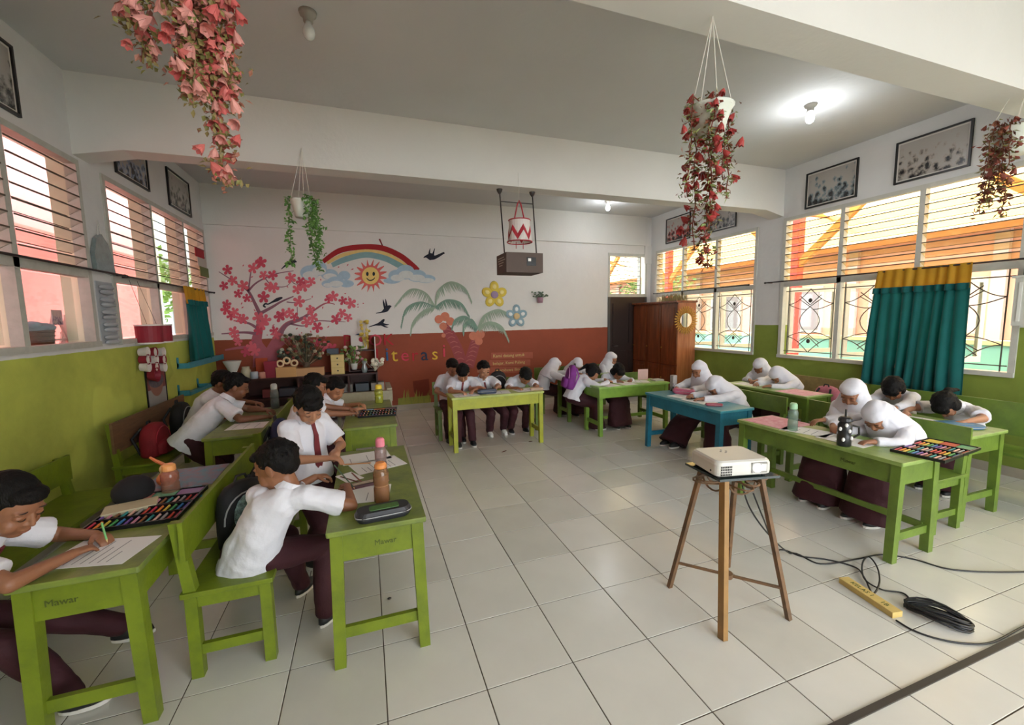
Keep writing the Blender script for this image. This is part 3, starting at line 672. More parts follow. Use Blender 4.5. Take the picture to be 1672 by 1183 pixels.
for i in range(7):
    for j in range(4):
        q = MB(); q.M = rotm; q.box(-0.125+i*0.0085, -0.125+i*0.0085+0.005, -b_-0.0015, -b_+0.002, 0.016+j*0.0125, 0.016+j*0.0125+0.0085); q.build('vent_slot', m_vent, pr)
q = MB(); q.M = rotm; q.box(0.035, 0.115, -b_-0.004, -b_+0.01, 0.022, 0.072); q.build('lens_bezel', mat('bezel_grey', '85837C', 0.4), pr)
q = MB(); q.M = rotm; q.lathe((0.062, -b_-0.004, 0.047), [(0, -0.012), (0.017, -0.010), (0.021, 0), (0.021, 0.006), (0, 0.006)], 20, 'Y'); q.build('lens', mat('lit_lens', 'F4F8FF', 0.1, emit=7), pr)
q = MB(); q.M = rotm; q.box(0.085, 0.11, -b_-0.006, -b_-0.003, 0.03, 0.065); q.build('focus_tab', m_pw, pr)
for x, y in ((-0.03, 0.03), (0.0, 0.03), (-0.015, 0.05), (-0.015, 0.01)): q = MB(); q.M = rotm; q.lathe((x, y, 0.084), [(0, 0), (0.006, 0), (0.005, 0.003), (0, 0.003)], 10); q.build('button', mat('bezel_grey', 'B7B5AE'), pr)
q = MB(); q.M = rotm; q.lathe((-a_+0.002, -0.07, 0.03), [(0, -0.004), (0.005, -0.004), (0.005, 0.004), (0, 0.004)], 10, 'X'); q.build('power_socket', m_vent, pr)

# cables and wooden stick
m_cable = mat('black_rubber', '18181A', 0.45)
def smooth_path(pts, n=8):
    P = [Vector(p) for p in pts]; P = [P[0]]+P+[P[-1]]; out = []
    for i in range(1, len(P)-2):
        for k in range(n):
            t = k/n; a, b, c_, d = P[i-1], P[i], P[i+1], P[i+2]
            out.append(0.5*((2*b)+(c_-a)*t+(2*a-5*b+4*c_-d)*t*t+(3*b-a-3*c_+d)*t**3))
    out.append(P[-2]); return out
def cable(name, label, pts, r=0.0045):
    pp = smooth_path(pts)
    for q_ in pp: q_.z = max(q_.z, r+0.0005)
    o = MB().tube(pp, r, 6).build(name, m_cable, smooth=True); return tag(o, label, 'cable')
fz = lambda u, v, z=0.006: tuple(on(u, v, 2, z))
cable('power_cable', 'black cable hanging from the projector stand and running right to the picture edge', [tuple(on(1212, 792, 1, 1.62)), tuple(on(1225, 830, 1, 1.6)), tuple(on(1255, 872, 1, 1.62)), fz(1290, 903), fz(1340, 920), fz(1400, 912), fz(1440, 905), fz(1490, 912), fz(1560, 930), fz(1672, 933), fz(1760, 925)])
cable('video_cable', 'second black cable dropping from the stand and curling towards the wooden stick', [tuple(on(1230, 805, 1, 1.66)), tuple(on(1246, 845, 1, 1.68)), fz(1270, 898), fz(1310, 908), fz(1350, 913), fz(1395, 925), fz(1410, 940, 0.012), fz(1425, 968, 0.012), fz(1436, 950, 0.02), fz(1432, 925, 0.02), fz(1418, 908, 0.015), fz(1408, 920, 0.02), fz(1412, 945, 0.02), fz(1440, 962, 0.01), fz(1475, 968), fz(1490, 985)])
cp = []
rd = random.Random(5)
cA, cB = on(1475, 990, 2, 0), on(1590, 1030, 2, 0)
e = (cB-cA); L_ = e.length; e.normalize(); nn = Vector((-e.y, e.x, 0)); cc = (cA+cB)/2
for k in range(13*14):
    a = 2*PI*k/14; w = 0.045+0.03*math.sin(k*0.13)+rd.uniform(-.003, .003)
    cp.append(cc+e*(L_/2*(0.98-0.02*rd.random())*math.cos(a)+0.0*k)+nn*(w*math.sin(a)+0.015*math.sin(k*.31))+Vector((0, 0, 0.02+0.014*math.sin(k*0.37)+0.02*(1-abs(math.cos(a))))))
tag(MB().tube(cp, 0.0048, 6).build('coiled_cable', m_cable, smooth=True), 'long black cable coiled in a bunch on the floor beside the wooden stick', 'cable')
cable('extension_cable', 'black cable leaving the coil along the floor towards the lower right edge', [fz(1463, 1012), fz(1490, 1028), fz(1530, 1042), fz(1575, 1050), fz(1620, 1048), fz(1672, 1022), fz(1740, 990)])
a, b = on(1377, 950, 2, 0), on(1465, 1008, 2, 0); g = MB(); d = (b-a).normalized()
g.bar(a+Vector((0, 0, 0.016)), b+Vector((0, 0, 0.016)), 0.06, 0.03)
st = g.build('wooden_stick', mat('raw_yellow_wood', 'CFB46C', 0.6, 0.2, 20)); tag(st, 'pale yellow wooden block with black writing on the floor', 'block')
M = Matrix.Translation((a+b)/2+Vector((0, 0, 0.0315))) @ Matrix.Rotation(math.atan2(d.y, d.x), 4, 'Z')
text_mesh('marker_writing', 'KELAS 1    1B', 0.035, m_ink, M, st, 0.0005)
# ================================================================ people
BAKE = []          # (object, voxel, smooth iterations, wrinkle amplitude, wrinkle scale)
def cap(mb, p, q, r0, r1, n=12):
    """capsule with tapering radius"""
    p, q = Vector(p), Vector(q); d = (q-p)
    if d.length < 1e-6: d = Vector((0, 0, 0.001))
    d.normalize(); pts, rr = [], []
    for k in range(4):
        t = k/4*PI/2; pts.append(p-d*r0*math.cos(t)); rr.append(max(r0*math.sin(t), 0.0008))
    pts.append(p); rr.append(r0); pts.append(q); rr.append(r1)
    for k in range(1, 5):
        t = k/4*PI/2; pts.append(q+d*r1*math.sin(t)); rr.append(max(r1*math.cos(t), 0.0008))
    mb.tube(pts, rr, n)
def ik(a, b, l1, l2, hint):
    a, b = Vector(a), Vector(b); d = b-a; L = d.length
    if L > (l1+l2)*0.985: b = a+d*((l1+l2)*0.985/L); d = b-a; L = d.length
    dn = d.normalized(); x = (l1*l1-l2*l2+L*L)/(2*L); h = math.sqrt(max(l1*l1-x*x, 0)); hn = Vector(hint); hn = hn-dn*hn.dot(dn)
    hn = hn.normalized() if hn.length > 1e-5 else dn.orthogonal().normalized()
    return a+dn*x+hn*h, b
def mat3(f, l, u): return Matrix((f, l, u)).transposed()
def make_hand(mb, W, d, n, inward, S, curl=1.0):
    """five-fingered hand: W wrist, d direction, n palm-facing normal, inward = side of the thumb"""
    d = Vector(d).normalized(); n = Vector(n); n = (n-d*n.dot(d)).normalized(); lat = Vector(inward); lat = (lat-d*lat.dot(d)-n*lat.dot(n)).normalized()
    W = Vector(W)
    mb.ell(W+d*0.034*S, (0.038*S, 0.026*S, 0.0125*S), 7, 12, rot=mat3(d, lat, n))
    cap(mb, W-d*0.005, W+d*0.02*S, 0.0165*S, 0.016*S, 10)
    for k, (o, ln) in enumerate(((0.021, 0.9), (0.0075, 1.0), (-0.007, 0.94), (-0.020, 0.74))):
        p = W+d*(0.055-0.004*abs(k-1))*S+lat*o*S; dd = d.copy(); r = 0.0074*S
        for ang, sl in ((28, 0.024), (45, 0.017), (32, 0.014)):
            a = math.radians(ang*curl); dd = (dd*math.cos(a)+n*math.sin(a)).normalized()
            n2 = (n-dd*n.dot(dd)); 
            q = p+dd*sl*ln*S; cap(mb, p, q, r, r*0.93, 8); p = q; r *= 0.93
            n = n  # curl keeps turning toward the palm
            if n2.length > 0.2: pass
    p = W+d*0.014*S+lat*0.02*S; dd = (d*0.62+lat*0.62+n*0.45).normalized(); r = 0.0088*S
    for k, sl in enumerate((0.022, 0.02, 0.015)):
        q = p+dd*sl*S; cap(mb, p, q, r, r*0.92, 8); p = q; r *= 0.92; dd = (dd*0.85+d*0.35-lat*0.30+n*0.12).normalized()

HAIR = {}
m_hair = mat('black_hair', '0D0A09', 0.62, 0.3, 60, 0.5, 260, spec=0.2, stretch=(1, 1, 0.25))
m_shirt = mat('white_school_shirt', 'D6D6DE', 0.8, 0.05, 6, 0.5, 26, sheen=0.2)
m_hijab = mat('white_hijab_cloth', 'D2D2DA', 0.75, 0.04, 6, 0.1, 120, sheen=0.2)
m_maroon = mat('maroon_uniform_cloth', '390D18', 0.8, 0.2, 8, 0.15, 90)
m_maroonL = mat('maroon_tie', '6A1A24', 0.6)
m_lash = mat('dark_lash', '20140F', 0.6); m_brow = mat('eyebrow', '2A1C16', 0.8); m_lip = mat('lip', '9A564A', 0.5)
m_shoeb = mat('black_shoe', '1E1E20', 0.5); m_shoew = mat('white_shoe', 'D5D3CE', 0.5); m_sole = mat('white_sole', 'CFCCC4', 0.6); m_sock = mat('dark_sock', '3A3A38', 0.8)
def skin(c):
    m = mat('skin_'+c, c, 0.5, 0.1, 14, 0.05, 120)
    b = m.node_tree.nodes['Principled BSDF']; b.inputs['Subsurface Weight'].default_value = 0.08; b.inputs['Subsurface Radius'].default_value = (0.02, 0.008, 0.004)
    return m

def person(label, P, Hd, fdeg, head=(0, 35, 0), hands=None, feet=None, kind='boy', S=1.0, vox=0.007, tone='9C6B4E', hair='short',
           elbow=(None, None), tie=False, shoes='b', slouch=0.05, group=None, curl=1.0, palms=None, bag=None, handdir=None, legs=True, longsl=False, strap=False, beads=False):
    P, Hd = Vector(P), Vector(Hd); fd = math.radians(fdeg); f = Vector((math.cos(fd), math.sin(fd), 0)); l = Vector((-f.y, f.x, 0)); Z = Vector((0, 0, 1))
    hy = fd+math.radians(head[0]); hp = math.radians(head[1]); hr = math.radians(head[2])
    f1 = Vector((math.cos(hy), math.sin(hy), 0)); hl = Vector((-f1.y, f1.x, 0))
    hf = f1*math.cos(hp)-Z*math.sin(hp); hu = f1*math.sin(hp)+Z*math.cos(hp)
    hl2 = hl*math.cos(hr)+hu*math.sin(hr); hu = hu*math.cos(hr)-hl*math.sin(hr); hl = hl2
    RH = mat3(hf, hl, hu); HS = S*(0.95 if kind == 'hijab' else 1.02)
    def h(x, y, z): return Hd+(hf*x+hl*y+hu*z)*HS
    t = thing('person', label, 'person', (P.x, P.y, 0), group)
    girl = kind != 'boy'; sk = skin(tone)
    # spine
    Nt = h(-0.018, 0, -0.075); Nb = h(-0.03, 0, -0.125)*0.6+(Nt+(P-Nt).normalized()*0.06*S)*0.4
    mid = (P+Nb)/2-f*slouch+Z*0.03
    def sp(s): return P*(1-s)**2+mid*2*s*(1-s)+Nb*s*s
    def tan(s): return ((mid-P)*(1-s)+(Nb-mid)*s).normalized()
    def loft(mb, prof, k=1.0, n=20):
        rs = []
        for s, w, dp, off in prof:
            c = sp(max(s, 0)) + (tan(0)*(s*(Nb-P).length) if s < 0 else Vector()); tt = tan(max(min(s, 1), 0)); dv = l.cross(tt).normalized(); dv = dv if dv.dot(f) > 0 or abs(tt.z) < 0.5 else -dv
            c = c+dv*off*S
            rs.append([c+(l*math.cos(2*PI*j/n)*w+dv*math.sin(2*PI*j/n)*dp)*S*k for j in range(n)])
        mb.rings(rs)
    prof = [(-0.04, .105, .085, 0), (0.06, .122, .098, 0), (0.25, .120, .096, 0), (0.5, .116, .090, 0), (0.72, .122, .088, 0), (0.86, .112, .076, 0), (0.96, .075, .058, 0), (1.0, .045, .045, 0)]
    sh = sp(0.87); sl_, sr_ = sh+l*0.118*S, sh-l*0.118*S
    ua, fa = 0.205*S, 0.185*S
    if hands is None: hands = [sh+f*0.25+l*0.1-Z*0.2, sh+f*0.25-l*0.1-Z*0.2]
    arms = []
    for i, (sj, hd) in enumerate(((sl_, hands[0]), (sr_, hands[1]))):
        side = 1 if i == 0 else -1
        hint = elbow[i] if elbow[i] is not None else (l*side*0.9-Z*0.55-f*0.2)
        hd = Vector(hd)
        E_, W_ = ik(sj, hd, ua, fa, hint)
        arms.append((sj, E_, W_, side))
    # ---- body (skin): head, neck, slim trunk, arms, hands in one surface
    b = MB()
    b.ell(h(-.005, 0, .015), (.088*HS, .072*HS, .092*HS), 14, 20, RH)
    b.ell(h(.022, 0, -.030), (.066*HS, .058*HS, .078*HS), 12, 18, RH)
    b.ell(h(.045, 0, -.083), (.032*HS, .030*HS, .022*HS), 8, 12, RH)
    for s in (-1, 1):
        b.ell(h(.050, s*.033, -.042), (.030*HS, .026*HS, .030*HS), 8, 12, RH)
        b.ell(h(.071, s*.029, .000), (.0135*HS, .017*HS, .010*HS), 7, 10, RH)
        b.ell(h(.068, s*.030, .018), (.014*HS, .022*HS, .007*HS), 6, 10, RH)
        if kind != 'hijab': b.ell(h(-.006, s*.074, -.014), (.017*HS, .008*HS, .028*HS), 8, 10, mat3(hf, (hl+hf*-s*0.35).normalized(), hu))
        b.ell(h(.086, s*.011, -.031), (.009*HS, .008*HS, .007*HS), 6, 8, RH)
    cap(b, h(.081, 0, .004), h(.096, 0, -.028), .008*HS, .0095*HS, 10)
    b.ell(h(.078, 0, -.056), (.014*HS, .021*HS, .0065*HS), 6, 10, RH); b.ell(h(.077, 0, -.066), (.013*HS, .018*HS, .0065*HS), 6, 10, RH)
    cap(b, h(-.012, 0, -.06), Nb-(Nb-Nt)*0.1, .042*HS, .045*HS, 14)
    loft(b, prof, 0.86)
    for (sj, E_, W_, side) in arms:
        cap(b, sj, E_, .040*S, .031*S); cap(b, E_, W_, .031*S, .0185*S)
        if handdir and handdir[0 if side > 0 else 1] is not None: dd = Vector(handdir[0 if side > 0 else 1])
        else:
            dd = (W_-E_).normalized(); dd = (dd*0.8+(-l*side)*0.35+f*0.25); 
            if W_.z < 0.76: dd.z = -0.12
        make_hand(b, W_, dd, (palms or -Z), -l*side, S, curl)
    bo = b.build('body', sk, t); BAKE.append((bo, vox*0.72 if vox < 0.006 else vox*0.8, 3 if vox < 0.006 else 2, 0, 0))
    # ---- face details
    for s in (-1, 1):
        g = MB(); ln = [h(.0855-.0045*(k/2-1)**2, s*.029+.0115*(k/2-1), -.0035-.004*(1-(k/2-1)**2)) for k in range(5)]
        g.tube(ln, 0.0016*HS, 5); g.build('eyelash', m_lash, t)
        if head[1] < 25:
            g = MB(); g.ell(h(.0815, s*.029, .0), (.0045*HS, .009*HS, .0052*HS), 6, 8, RH); g.build('eye', m_lash, t)
        g = MB(); g.tube([h(.0835-.006*(k/2-1)**2, s*.030+.014*(k/2-1), .0225+.003*(1-(k/2-1)**2)) for k in range(5)], [.0008, .0022, .0024, .002, .0008], 5); g.build('eyebrow', m_brow, t)
    g = MB(); g.tube([h(.0905-.006*(k/2-1)**2, .017*(k/2-1), -.061) for k in range(5)], [.0006, .0016, .0018, .0016, .0006], 5); g.build('mouth_line', m_lip, t)
    # ---- shirt
    c = MB(); k2 = 1.06
    loft(c, [(-0.17 if kind == 'boy' else -0.1, .150, .124, 0), (-0.05, .144, .120, 0)]+[(a_, w*(1.12 if a_ < .1 else 1.05), d*(1.16 if a_ < .1 else 1.08), 0) for a_, w, d, o in prof[1:-2]]+[(0.955, .085, .068, 0), (0.985, .058, .054, 0)])
    for (sj, E_, W_, side) in arms:
        c.ell(sj.lerp(sp(0.84), 0.25), (.062*S, .062*S, .055*S), 8, 12)
        if kind != 'hijab' and not longsl:
            e2 = sj.lerp(E_, 0.78); cap(c, sj, sj.lerp(E_, 0.5), .054*S, .056*S); c.tube([sj.lerp(E_, 0.3), e2], [.054*S, .062*S], 14)
        else:
            cap(c, sj, E_, .056*S, .050*S); cap(c, E_, E_.lerp(W_, 0.7), .050*S, .038*S); c.tube([E_, E_.lerp(W_, 0.93)], [.048*S, .034*S], 14)
    so = c.build('shirt', m_shirt, t); BAKE.append((so, vox*1.05, 4, 0.0085*S, 15))
    # ---- collar, tie
    if kind != 'hijab':
        g = MB(); c0 = sp(0.985)+tan(1)*0.012*S; tt = (tan(1)*0.7+hu*0.3).normalized(); ff = (f-tt*f.dot(tt)).normalized(); ll = tt.cross(ff)
        rs = []
        for j in range(21):
            a = PI*0.10+(2*PI-PI*0.2)*j/20; dv = ff*math.cos(a)+ll*math.sin(a)
            dr = 0.010+0.016*(1 if abs(j-10) > 7 else 0.55)
            rs.append([c0+dv*.052*S+tt*.006*S, c0+dv*.049*S+tt*.026*S, c0+dv*.056*S+tt*.028*S, c0+dv*(.070)*S-tt*dr*S*0.6, c0+dv*(.064)*S-tt*dr*S*0.8])
        g.rings(rs); g.build('collar', m_shirt, t)
    if tie:
        g = MB(); rs = []
        for k in range(9):
            s = 0.93-0.115*k if k else 0.965; w = (.012 if k == 0 else .009+.0022*k) if k < 8 else .004; 
            p = sp(s); tt = tan(s); dv = (f-tt*f.dot(tt)).normalized(); off = (.066 if k == 0 else .085 if k == 1 else .101)*S+0.006
            p = p+dv*off
            if s < 0.15: pass
            rs.append([p+l*w-dv*.003, p+l*w+dv*.004, p-l*w+dv*.004, p-l*w-dv*.003])
        g.rings(rs); to = g.build('necktie', m_maroonL, t)
    # ---- hair or hijab
    if kind == 'hijab':
        g = MB()
        g.ell(h(-.032, 0, .012), (.094*HS, .088*HS, .108*HS), 14, 20, RH)
        g.ell(h(-.004, 0, .060), (.087*HS, .077*HS, .052*HS), 10, 16, RH)
        for s in (-1, 1): g.ell(h(.012, s*.052, -.035), (.050*HS, .028*HS, .078*HS), 10, 12, RH)
        g.ell(h(.022, 0, -.108), (.062*HS, .066*HS, .030*HS), 10, 16, RH)
        rs = []; n = 24; top = h(-.030, 0, -.005); dwn = sp(0.48)+f*0.035*S
        for k in range(8):
            q = k/7; cc = top.lerp(dwn, q); tt = (hu*(1-q)+tan(0.7)*q).normalized(); ff = (f-tt*f.dot(tt)).normalized()
            w = .086+.088*min(1, q*1.35)**1.05; dp = .088+.048*min(1, q*1.5)
            rs.append([cc+(l*math.cos(2*PI*j/n)*w*(1+0.03*math.sin(5*j*2*PI/n))+ff*math.sin(2*PI*j/n)*dp)*S for j in range(n)])
        g.rings(rs)
        go = g.build('hijab', m_hijab, t); BAKE.append((go, vox*1.0, 3, 0.006*S, 17))
        g = MB(); pts = []
        for j in range(28):
            a = 2*PI*j/28; y, z = .058*math.cos(a), -.022+.068*math.sin(a); 
            x = .052-0.012*(y/.058)**2 + (0.010 if z > 0.03 else 0) - (0.008 if z < -0.07 else 0)
            pts.append(h(x, y, z))
        g.tube(pts, 0.0065*HS, 6, closed=True); g.build('hijab_edge', m_hijab, t, smooth=True)
    else:
        g = MB(); g.ell(h(-.020, 0, .030), (.091*HS, .080*HS, .088*HS), 14, 20, RH); g.ell(h(-.050, 0, -.004), (.050*HS, .064*HS, .062*HS), 10, 16, RH)
        g.ell(h(.042, 0, .068), (.046*HS, .058*HS, .028*HS), 10, 14, RH)
        if kind == 'boy' and hair == 'long': g.ell(h(.058, 0, .05), (.034*HS, .06*HS, .03*HS), 8, 12, RH)
        if kind == 'girl':
            for s in (-1, 1): g.ell(h(-.01, s*.062, -.012), (.05*HS, .024*HS, .062*HS), 8, 12, RH)
            g.ell(h(.060, 0, .045), (.034*HS, .062*HS, .030*HS), 8, 12, RH)
            if hair == 'pony':
                g.ell(h(-.105, 0, .03), (.03*HS, .026*HS, .026*HS), 8, 10, RH); cap(g, h(-.115, 0, .02), h(-.15, .01, -.09), .028*HS, .012*HS)
            if hair == 'bob': g.ell(h(-.045, 0, -.06), (.055*HS, .078*HS, .06*HS), 8, 14, RH)
        hr_ = random.Random(int(abs(P.x*991+P.y*317)*10))
        for k in range(0 if hair == 'buzz' else 80 if kind == 'boy' else 60):
            th, z_ = hr_.uniform(0, 2*PI), hr_.uniform(-.15 if kind == 'boy' else -.4, 1); rxy = math.sqrt(max(0, 1-z_*z_)); q = Vector((rxy*math.cos(th), rxy*math.sin(th), z_))
            if q.x > 0.45 and q.z < 0.42: continue
            b0 = h(-.020+q.x*.090, q.y*.079, .030+q.z*.086); dr = (hf*0.75*q.x+hl*q.y*0.5-hu*(1.0-0.5*q.z)+RH@q*0.22+hf*hr_.uniform(-.3, .3)+hl*hr_.uniform(-.3, .3)).normalized()
            cap(g, b0, b0+dr*hr_.uniform(.007, .014)*HS, .0062*HS, .004*HS, 6)
        go = g.build('hair', m_hair, t); BAKE.append((go, vox*0.72, 1, 0.0025*S, 60))
        if kind == 'girl' and hair == 'pony':
            g = MB(); g.tube([h(-.098, .026*math.cos(a), .03+.026*math.sin(a)) for a in np.linspace(0, 2*PI, 13)[:-1]], .006, 6, closed=True); g.build('hair_band', mat('pink_band', 'E8C8CC', 0.6), t)
    # ---- lower body
    if legs:
        g = MB(); hipc = P-Z*0.01
        g.ell(hipc, (.100*S, .116*S, .088*S), 10, 16, mat3(f, l, Z))
        loft(g, [(-0.05, .104, .084, 0), (0.1, .108, .086, 0)])
        feet = feet or [tuple((P+f*0.34+l*0.09).xy), tuple((P+f*0.34-l*0.09).xy)]
        kn = []
        for i, ft in enumerate(feet):
            side = 1 if i == 0 else -1; hj = hipc+l*side*0.065*S; an = Vector((ft[0], ft[1], max(ft[2] if len(ft) > 2 else 0, 0)+0.075))
            K, A = ik(hj, an, 0.315*S, 0.305*S, f*0.8+Z*0.7 if P.z < 0.53 else f)
            kn.append((hj, K, A))
            if kind == 'boy' and not girl:
                cap(g, hj, K, .080*S, .062*S, 14); cap(g, K, A, .060*S, .048*S, 14)
        if girl:
            n = 20
            (h0, k0, a0), (h1, k1, a1) = kn
            secs = [(hipc, f, .125, .10), ((h0+h1)/2.0*0.5+(k0+k1)/2*0.5, (Z*0.7+f*0.3), .135, .095), ((k0+k1)/2+f*0.01, (Z*0.5+f*0.5), .15, .085), ((k0+k1)/4+(a0+a1)/4, f, .165, .10), ((a0+a1)/2-Z*0.035, f, .185, .125)]
            for (ca, ua_, wa, da), (cb, ub, wb, db) in zip(secs, secs[1:]):
                rs = []
                for q in (0, .33, .66, 1):
                    cc = ca.lerp(cb, q); w = wa+(wb-wa)*q; dp = da+(db-da)*q; ax = (cb-ca).normalized(); dv = l.cross(ax).normalized()
                    rs.append([cc+(l*math.cos(2*PI*j/n)*w+dv*math.sin(2*PI*j/n)*dp)*S for j in range(n)])
                g.rings(rs)
                if cb is not secs[-1][0]: g.ell(cb, (db*S*0.95, wb*S*0.97, db*S*0.85), 8, 16, mat3(f, l, Z))
            go = g.build('skirt', m_maroon, t); BAKE.append((go, vox*1.3, 4, 0.010*S, 12))
        else:
            go = g.build('trousers', m_maroon, t); BAKE.append((go, vox*1.25, 4, 0.008*S, 15))
        for i, (hj, K, A) in enumerate(kn):
            z0 = A.z-0.073; ff = f.copy()
            if not girl: MB().tube([A+Z*0.03, Vector((A.x, A.y, z0+0.04))], [.027*S, .027*S], 10).build('sock', m_sock, t)
            g = MB(); g.M = Matrix.Translation((A.x, A.y, z0)) @ mat3(ff, Vector((-ff.y, ff.x, 0)), Z).to_4x4()
            L0, L1, w = -0.045*S, 0.125*S, 0.036*S
            def outl(z, k): return [((L0+L1)/2+(L1-L0)/2*math.cos(a)*k, w*math.sin(a)*k*(1+0.12*math.cos(a)), z) for a in np.linspace(0, 2*PI, 17)[:-1]]
            g.rings([outl(0.001, .97), outl(0.018, 1.0)]); sole = (g, )
            g2 = MB(); g2.M = g.M
            def up(z, k, a0): return [(a0+((L0+L1)/2-a0)*k+(L1-L0)/2*math.cos(a)*k, w*math.sin(a)*(0.55+0.45*k), z) for a in np.linspace(0, 2*PI, 17)[:-1]]
            g2.rings([up(0.017, .97, -0.01), up(0.035, .93, -0.012), up(0.052, .66, -0.018), up(0.068, .42, -0.02)])
            shoe = g2.build('shoe', m_shoew if shoes == 'w' else m_shoeb, t, smooth=True); g.build('sole', m_sole, shoe)
    if strap:
        g = MB(); g.tube(smooth_path([sp(.93)-l*.06*S-f*.03, sp(.90)-l*.05*S+f*.10*S, sp(.70)+f*.135*S-l*.01, sp(.45)+f*.14*S+l*.05, sp(.25)+f*.115*S+l*.10]), .006, 6); g.build('strap', mat('red_strap', 'A8303C', 0.6), t)
    if beads:
        for j in range(11):
            a = PI*(j+0.5)/11; y, z = .060*math.cos(a), -.022+.070*math.sin(a); x = .056-0.012*(y/.058)**2+(0.010 if z > 0.03 else 0)
            g = MB(); g.ell(h(x+.007, y, z+.004), (.0045, .0045, .0045), 5, 6); g.build('bead', mat('bead_beige', 'B8A090', 0.4), t)
    return dict(root=t, arms=arms, h=h, sp=sp, tan=tan, f=f, l=l)

def pencil(label, W, d, col='3B7A3A', ln=0.16, grp=None):
    d = Vector(d).normalized(); W = Vector(W); t = thing('pencil', label, 'pencil', W, grp)
    a, b = W-d*ln*0.35, W+d*ln*0.65
    MB().cyl(a, b, 0.0036, n=6).build('shaft', mat('pencil_'+col, col, 0.4), t); MB().cyl(a, a-d*0.012, 0.0036, 0.0006, 6).build('tip', mat('pencil_wood', 'C9A777', 0.7), t)

Fv = lambda *a: Vector(a)
NEAR, FAR = 0.0052, 0.0085
# left side
p0 = person('boy writing at the lower left corner desk, head bowed, maroon tie', (-1.60, 1.98, .46), (-1.235, 1.95, .905), 4, (-22, 30, 0),
    hands=[Fv(-1.10, 2.13, .675), Fv(-1.10, 1.985, .672)], elbow=(Fv(0, .5, -.3), Fv(-.3, -1, -.1)), feet=[(-1.03, 2.38), (-1.19, 2.03)], vox=NEAR, tone='8E5F44', tie=True, hair='buzz')
p1 = person('boy seen from behind on the lime bench, right arm on the aisle desk', (-.56, 2.17, .465), (-.42, 2.12, .885), 64, (98, 24, 4),
    hands=[Fv(-.30, 2.42, .70), Fv(-.13, 2.25, .685)], elbow=(Fv(-.4, .4, -.6), Fv(.35, -1, -.25)), feet=[(-.42, 2.5), (-.27, 2.2)], vox=NEAR, tone='8A5B40', slouch=0.06)
p2 = person('boy standing at the aisle desk looking down, long maroon tie', (-.38, 2.84, .60), (-.35, 2.76, 1.035), -48, (-14, 36, 4),
    hands=[Fv(-.20, 2.70, .76), Fv(-.25, 2.62, .735)], elbow=(Fv(0.3, .8, -.5), Fv(-.8, -.2, -.5)), feet=[(-.32, 2.92), (-.42, 2.80)], vox=NEAR*1.05, tone='A8775A', tie=True, slouch=0.03, hair='long')
person('boy with white sleeve reaching over the second left desk, nearer of the two there', (-.62, 3.98, .46), (-.45, 4.06, .965), 5, (-10, 20, 0),
    hands=[Fv(-.12, 4.2, .69), Fv(-.14, 4.05, .68)], feet=[(-.35, 4.1), (-.35, 3.95)], vox=0.0065, tone='8A5B42')
person('boy bowed over the black colour set at the second left desk, dark tie', (-.56, 4.42, .46), (-.315, 4.42, .875), 0, (-42, 30, 0),
    hands=[Fv(-.10, 4.5, .69), Fv(-.10, 4.3, .68)], feet=[(-.3, 4.5), (-.3, 4.35)], vox=0.0065, tone='A5714F', tie=True)
person('boy leaning far across the desk at the left wall, nearest the camera of the two', (-1.50, 4.28, .53), (-1.16, 4.47, .955), 12, (0, 22, 0),
    hands=[Fv(-.93, 4.50, .70), Fv(-.90, 4.28, .68)], elbow=(None, Fv(0, -.6, -.6)), feet=[(-1.5, 4.35), (-1.53, 4.2)], vox=0.0065, tone='7E523A', slouch=-0.01, S=1.05)
person('boy leaning on the desk at the left wall behind his neighbour, against the shelf', (-1.62, 4.82, .5), (-1.36, 4.82, .955), 0, (0, 25, 0),
    hands=[Fv(-1.0, 4.85, .69), Fv(-1.0, 4.68, .68)], feet=[(-1.45, 4.9), (-1.45, 4.75)], vox=0.0075, tone='7E523A', S=1.02)
# back row
person('boy at the far left end of the yellow-green desk, half hidden, dark bowed head', (1.0, 5.42, .46), (1.055, 5.42, .905), -90, (10, 30, 0), vox=FAR, tone='A5745A')
person('boy in front on the left of the yellow-green desk, head down over his paper', (1.08, 5.22, .46), (1.11, 5.05, .875), -90, (-12, 45, 0),
    hands=[Fv(1.2, 4.86, .68), Fv(1.03, 4.84, .68)], vox=0.0075, tone='A8775A', tie=True, hair='long', shoes='b')
person('boy in the middle of the yellow-green desk looking down, white shoes', (1.47, 5.32, .46), (1.41, 5.16, .885), -90, (5, 18, 0),
    hands=[Fv(1.5, 4.9, .69), Fv(1.3, 4.92, .70)], feet=[(1.68, 5.22), (1.48, 5.2)], vox=0.0075, tone='A8775A', tie=True, shoes='w')
person('boy bent low at the right end of the yellow-green desk', (1.84, 5.34, .46), (1.93, 5.02, .79), -90, (0, 60, 0),
    hands=[Fv(2.0, 4.84, .67), Fv(1.76, 4.86, .67)], feet=[(1.98, 5.2), (1.78, 5.22)], vox=0.0075, tone='9C6B4E', slouch=0.09)
person('girl in white hijab at the far left of the back right desks, seen in profile', (2.56, 5.92, .46), (2.76, 5.88, .80), 0, (-5, 35, 0),
    hands=[Fv(2.98, 5.8, .68), Fv(2.95, 5.68, .68)], kind='hijab', vox=FAR, tone='9C6B4E')
person('girl in white hijab bent over the small green desk behind the purple backpack', (3.05, 6.1, .46), (3.12, 5.82, .79), -80, (-25, 55, 0),
    hands=[Fv(3.3, 5.66, .68), Fv(3.05, 5.62, .68)], kind='hijab', vox=FAR, tone='9C6B4E')
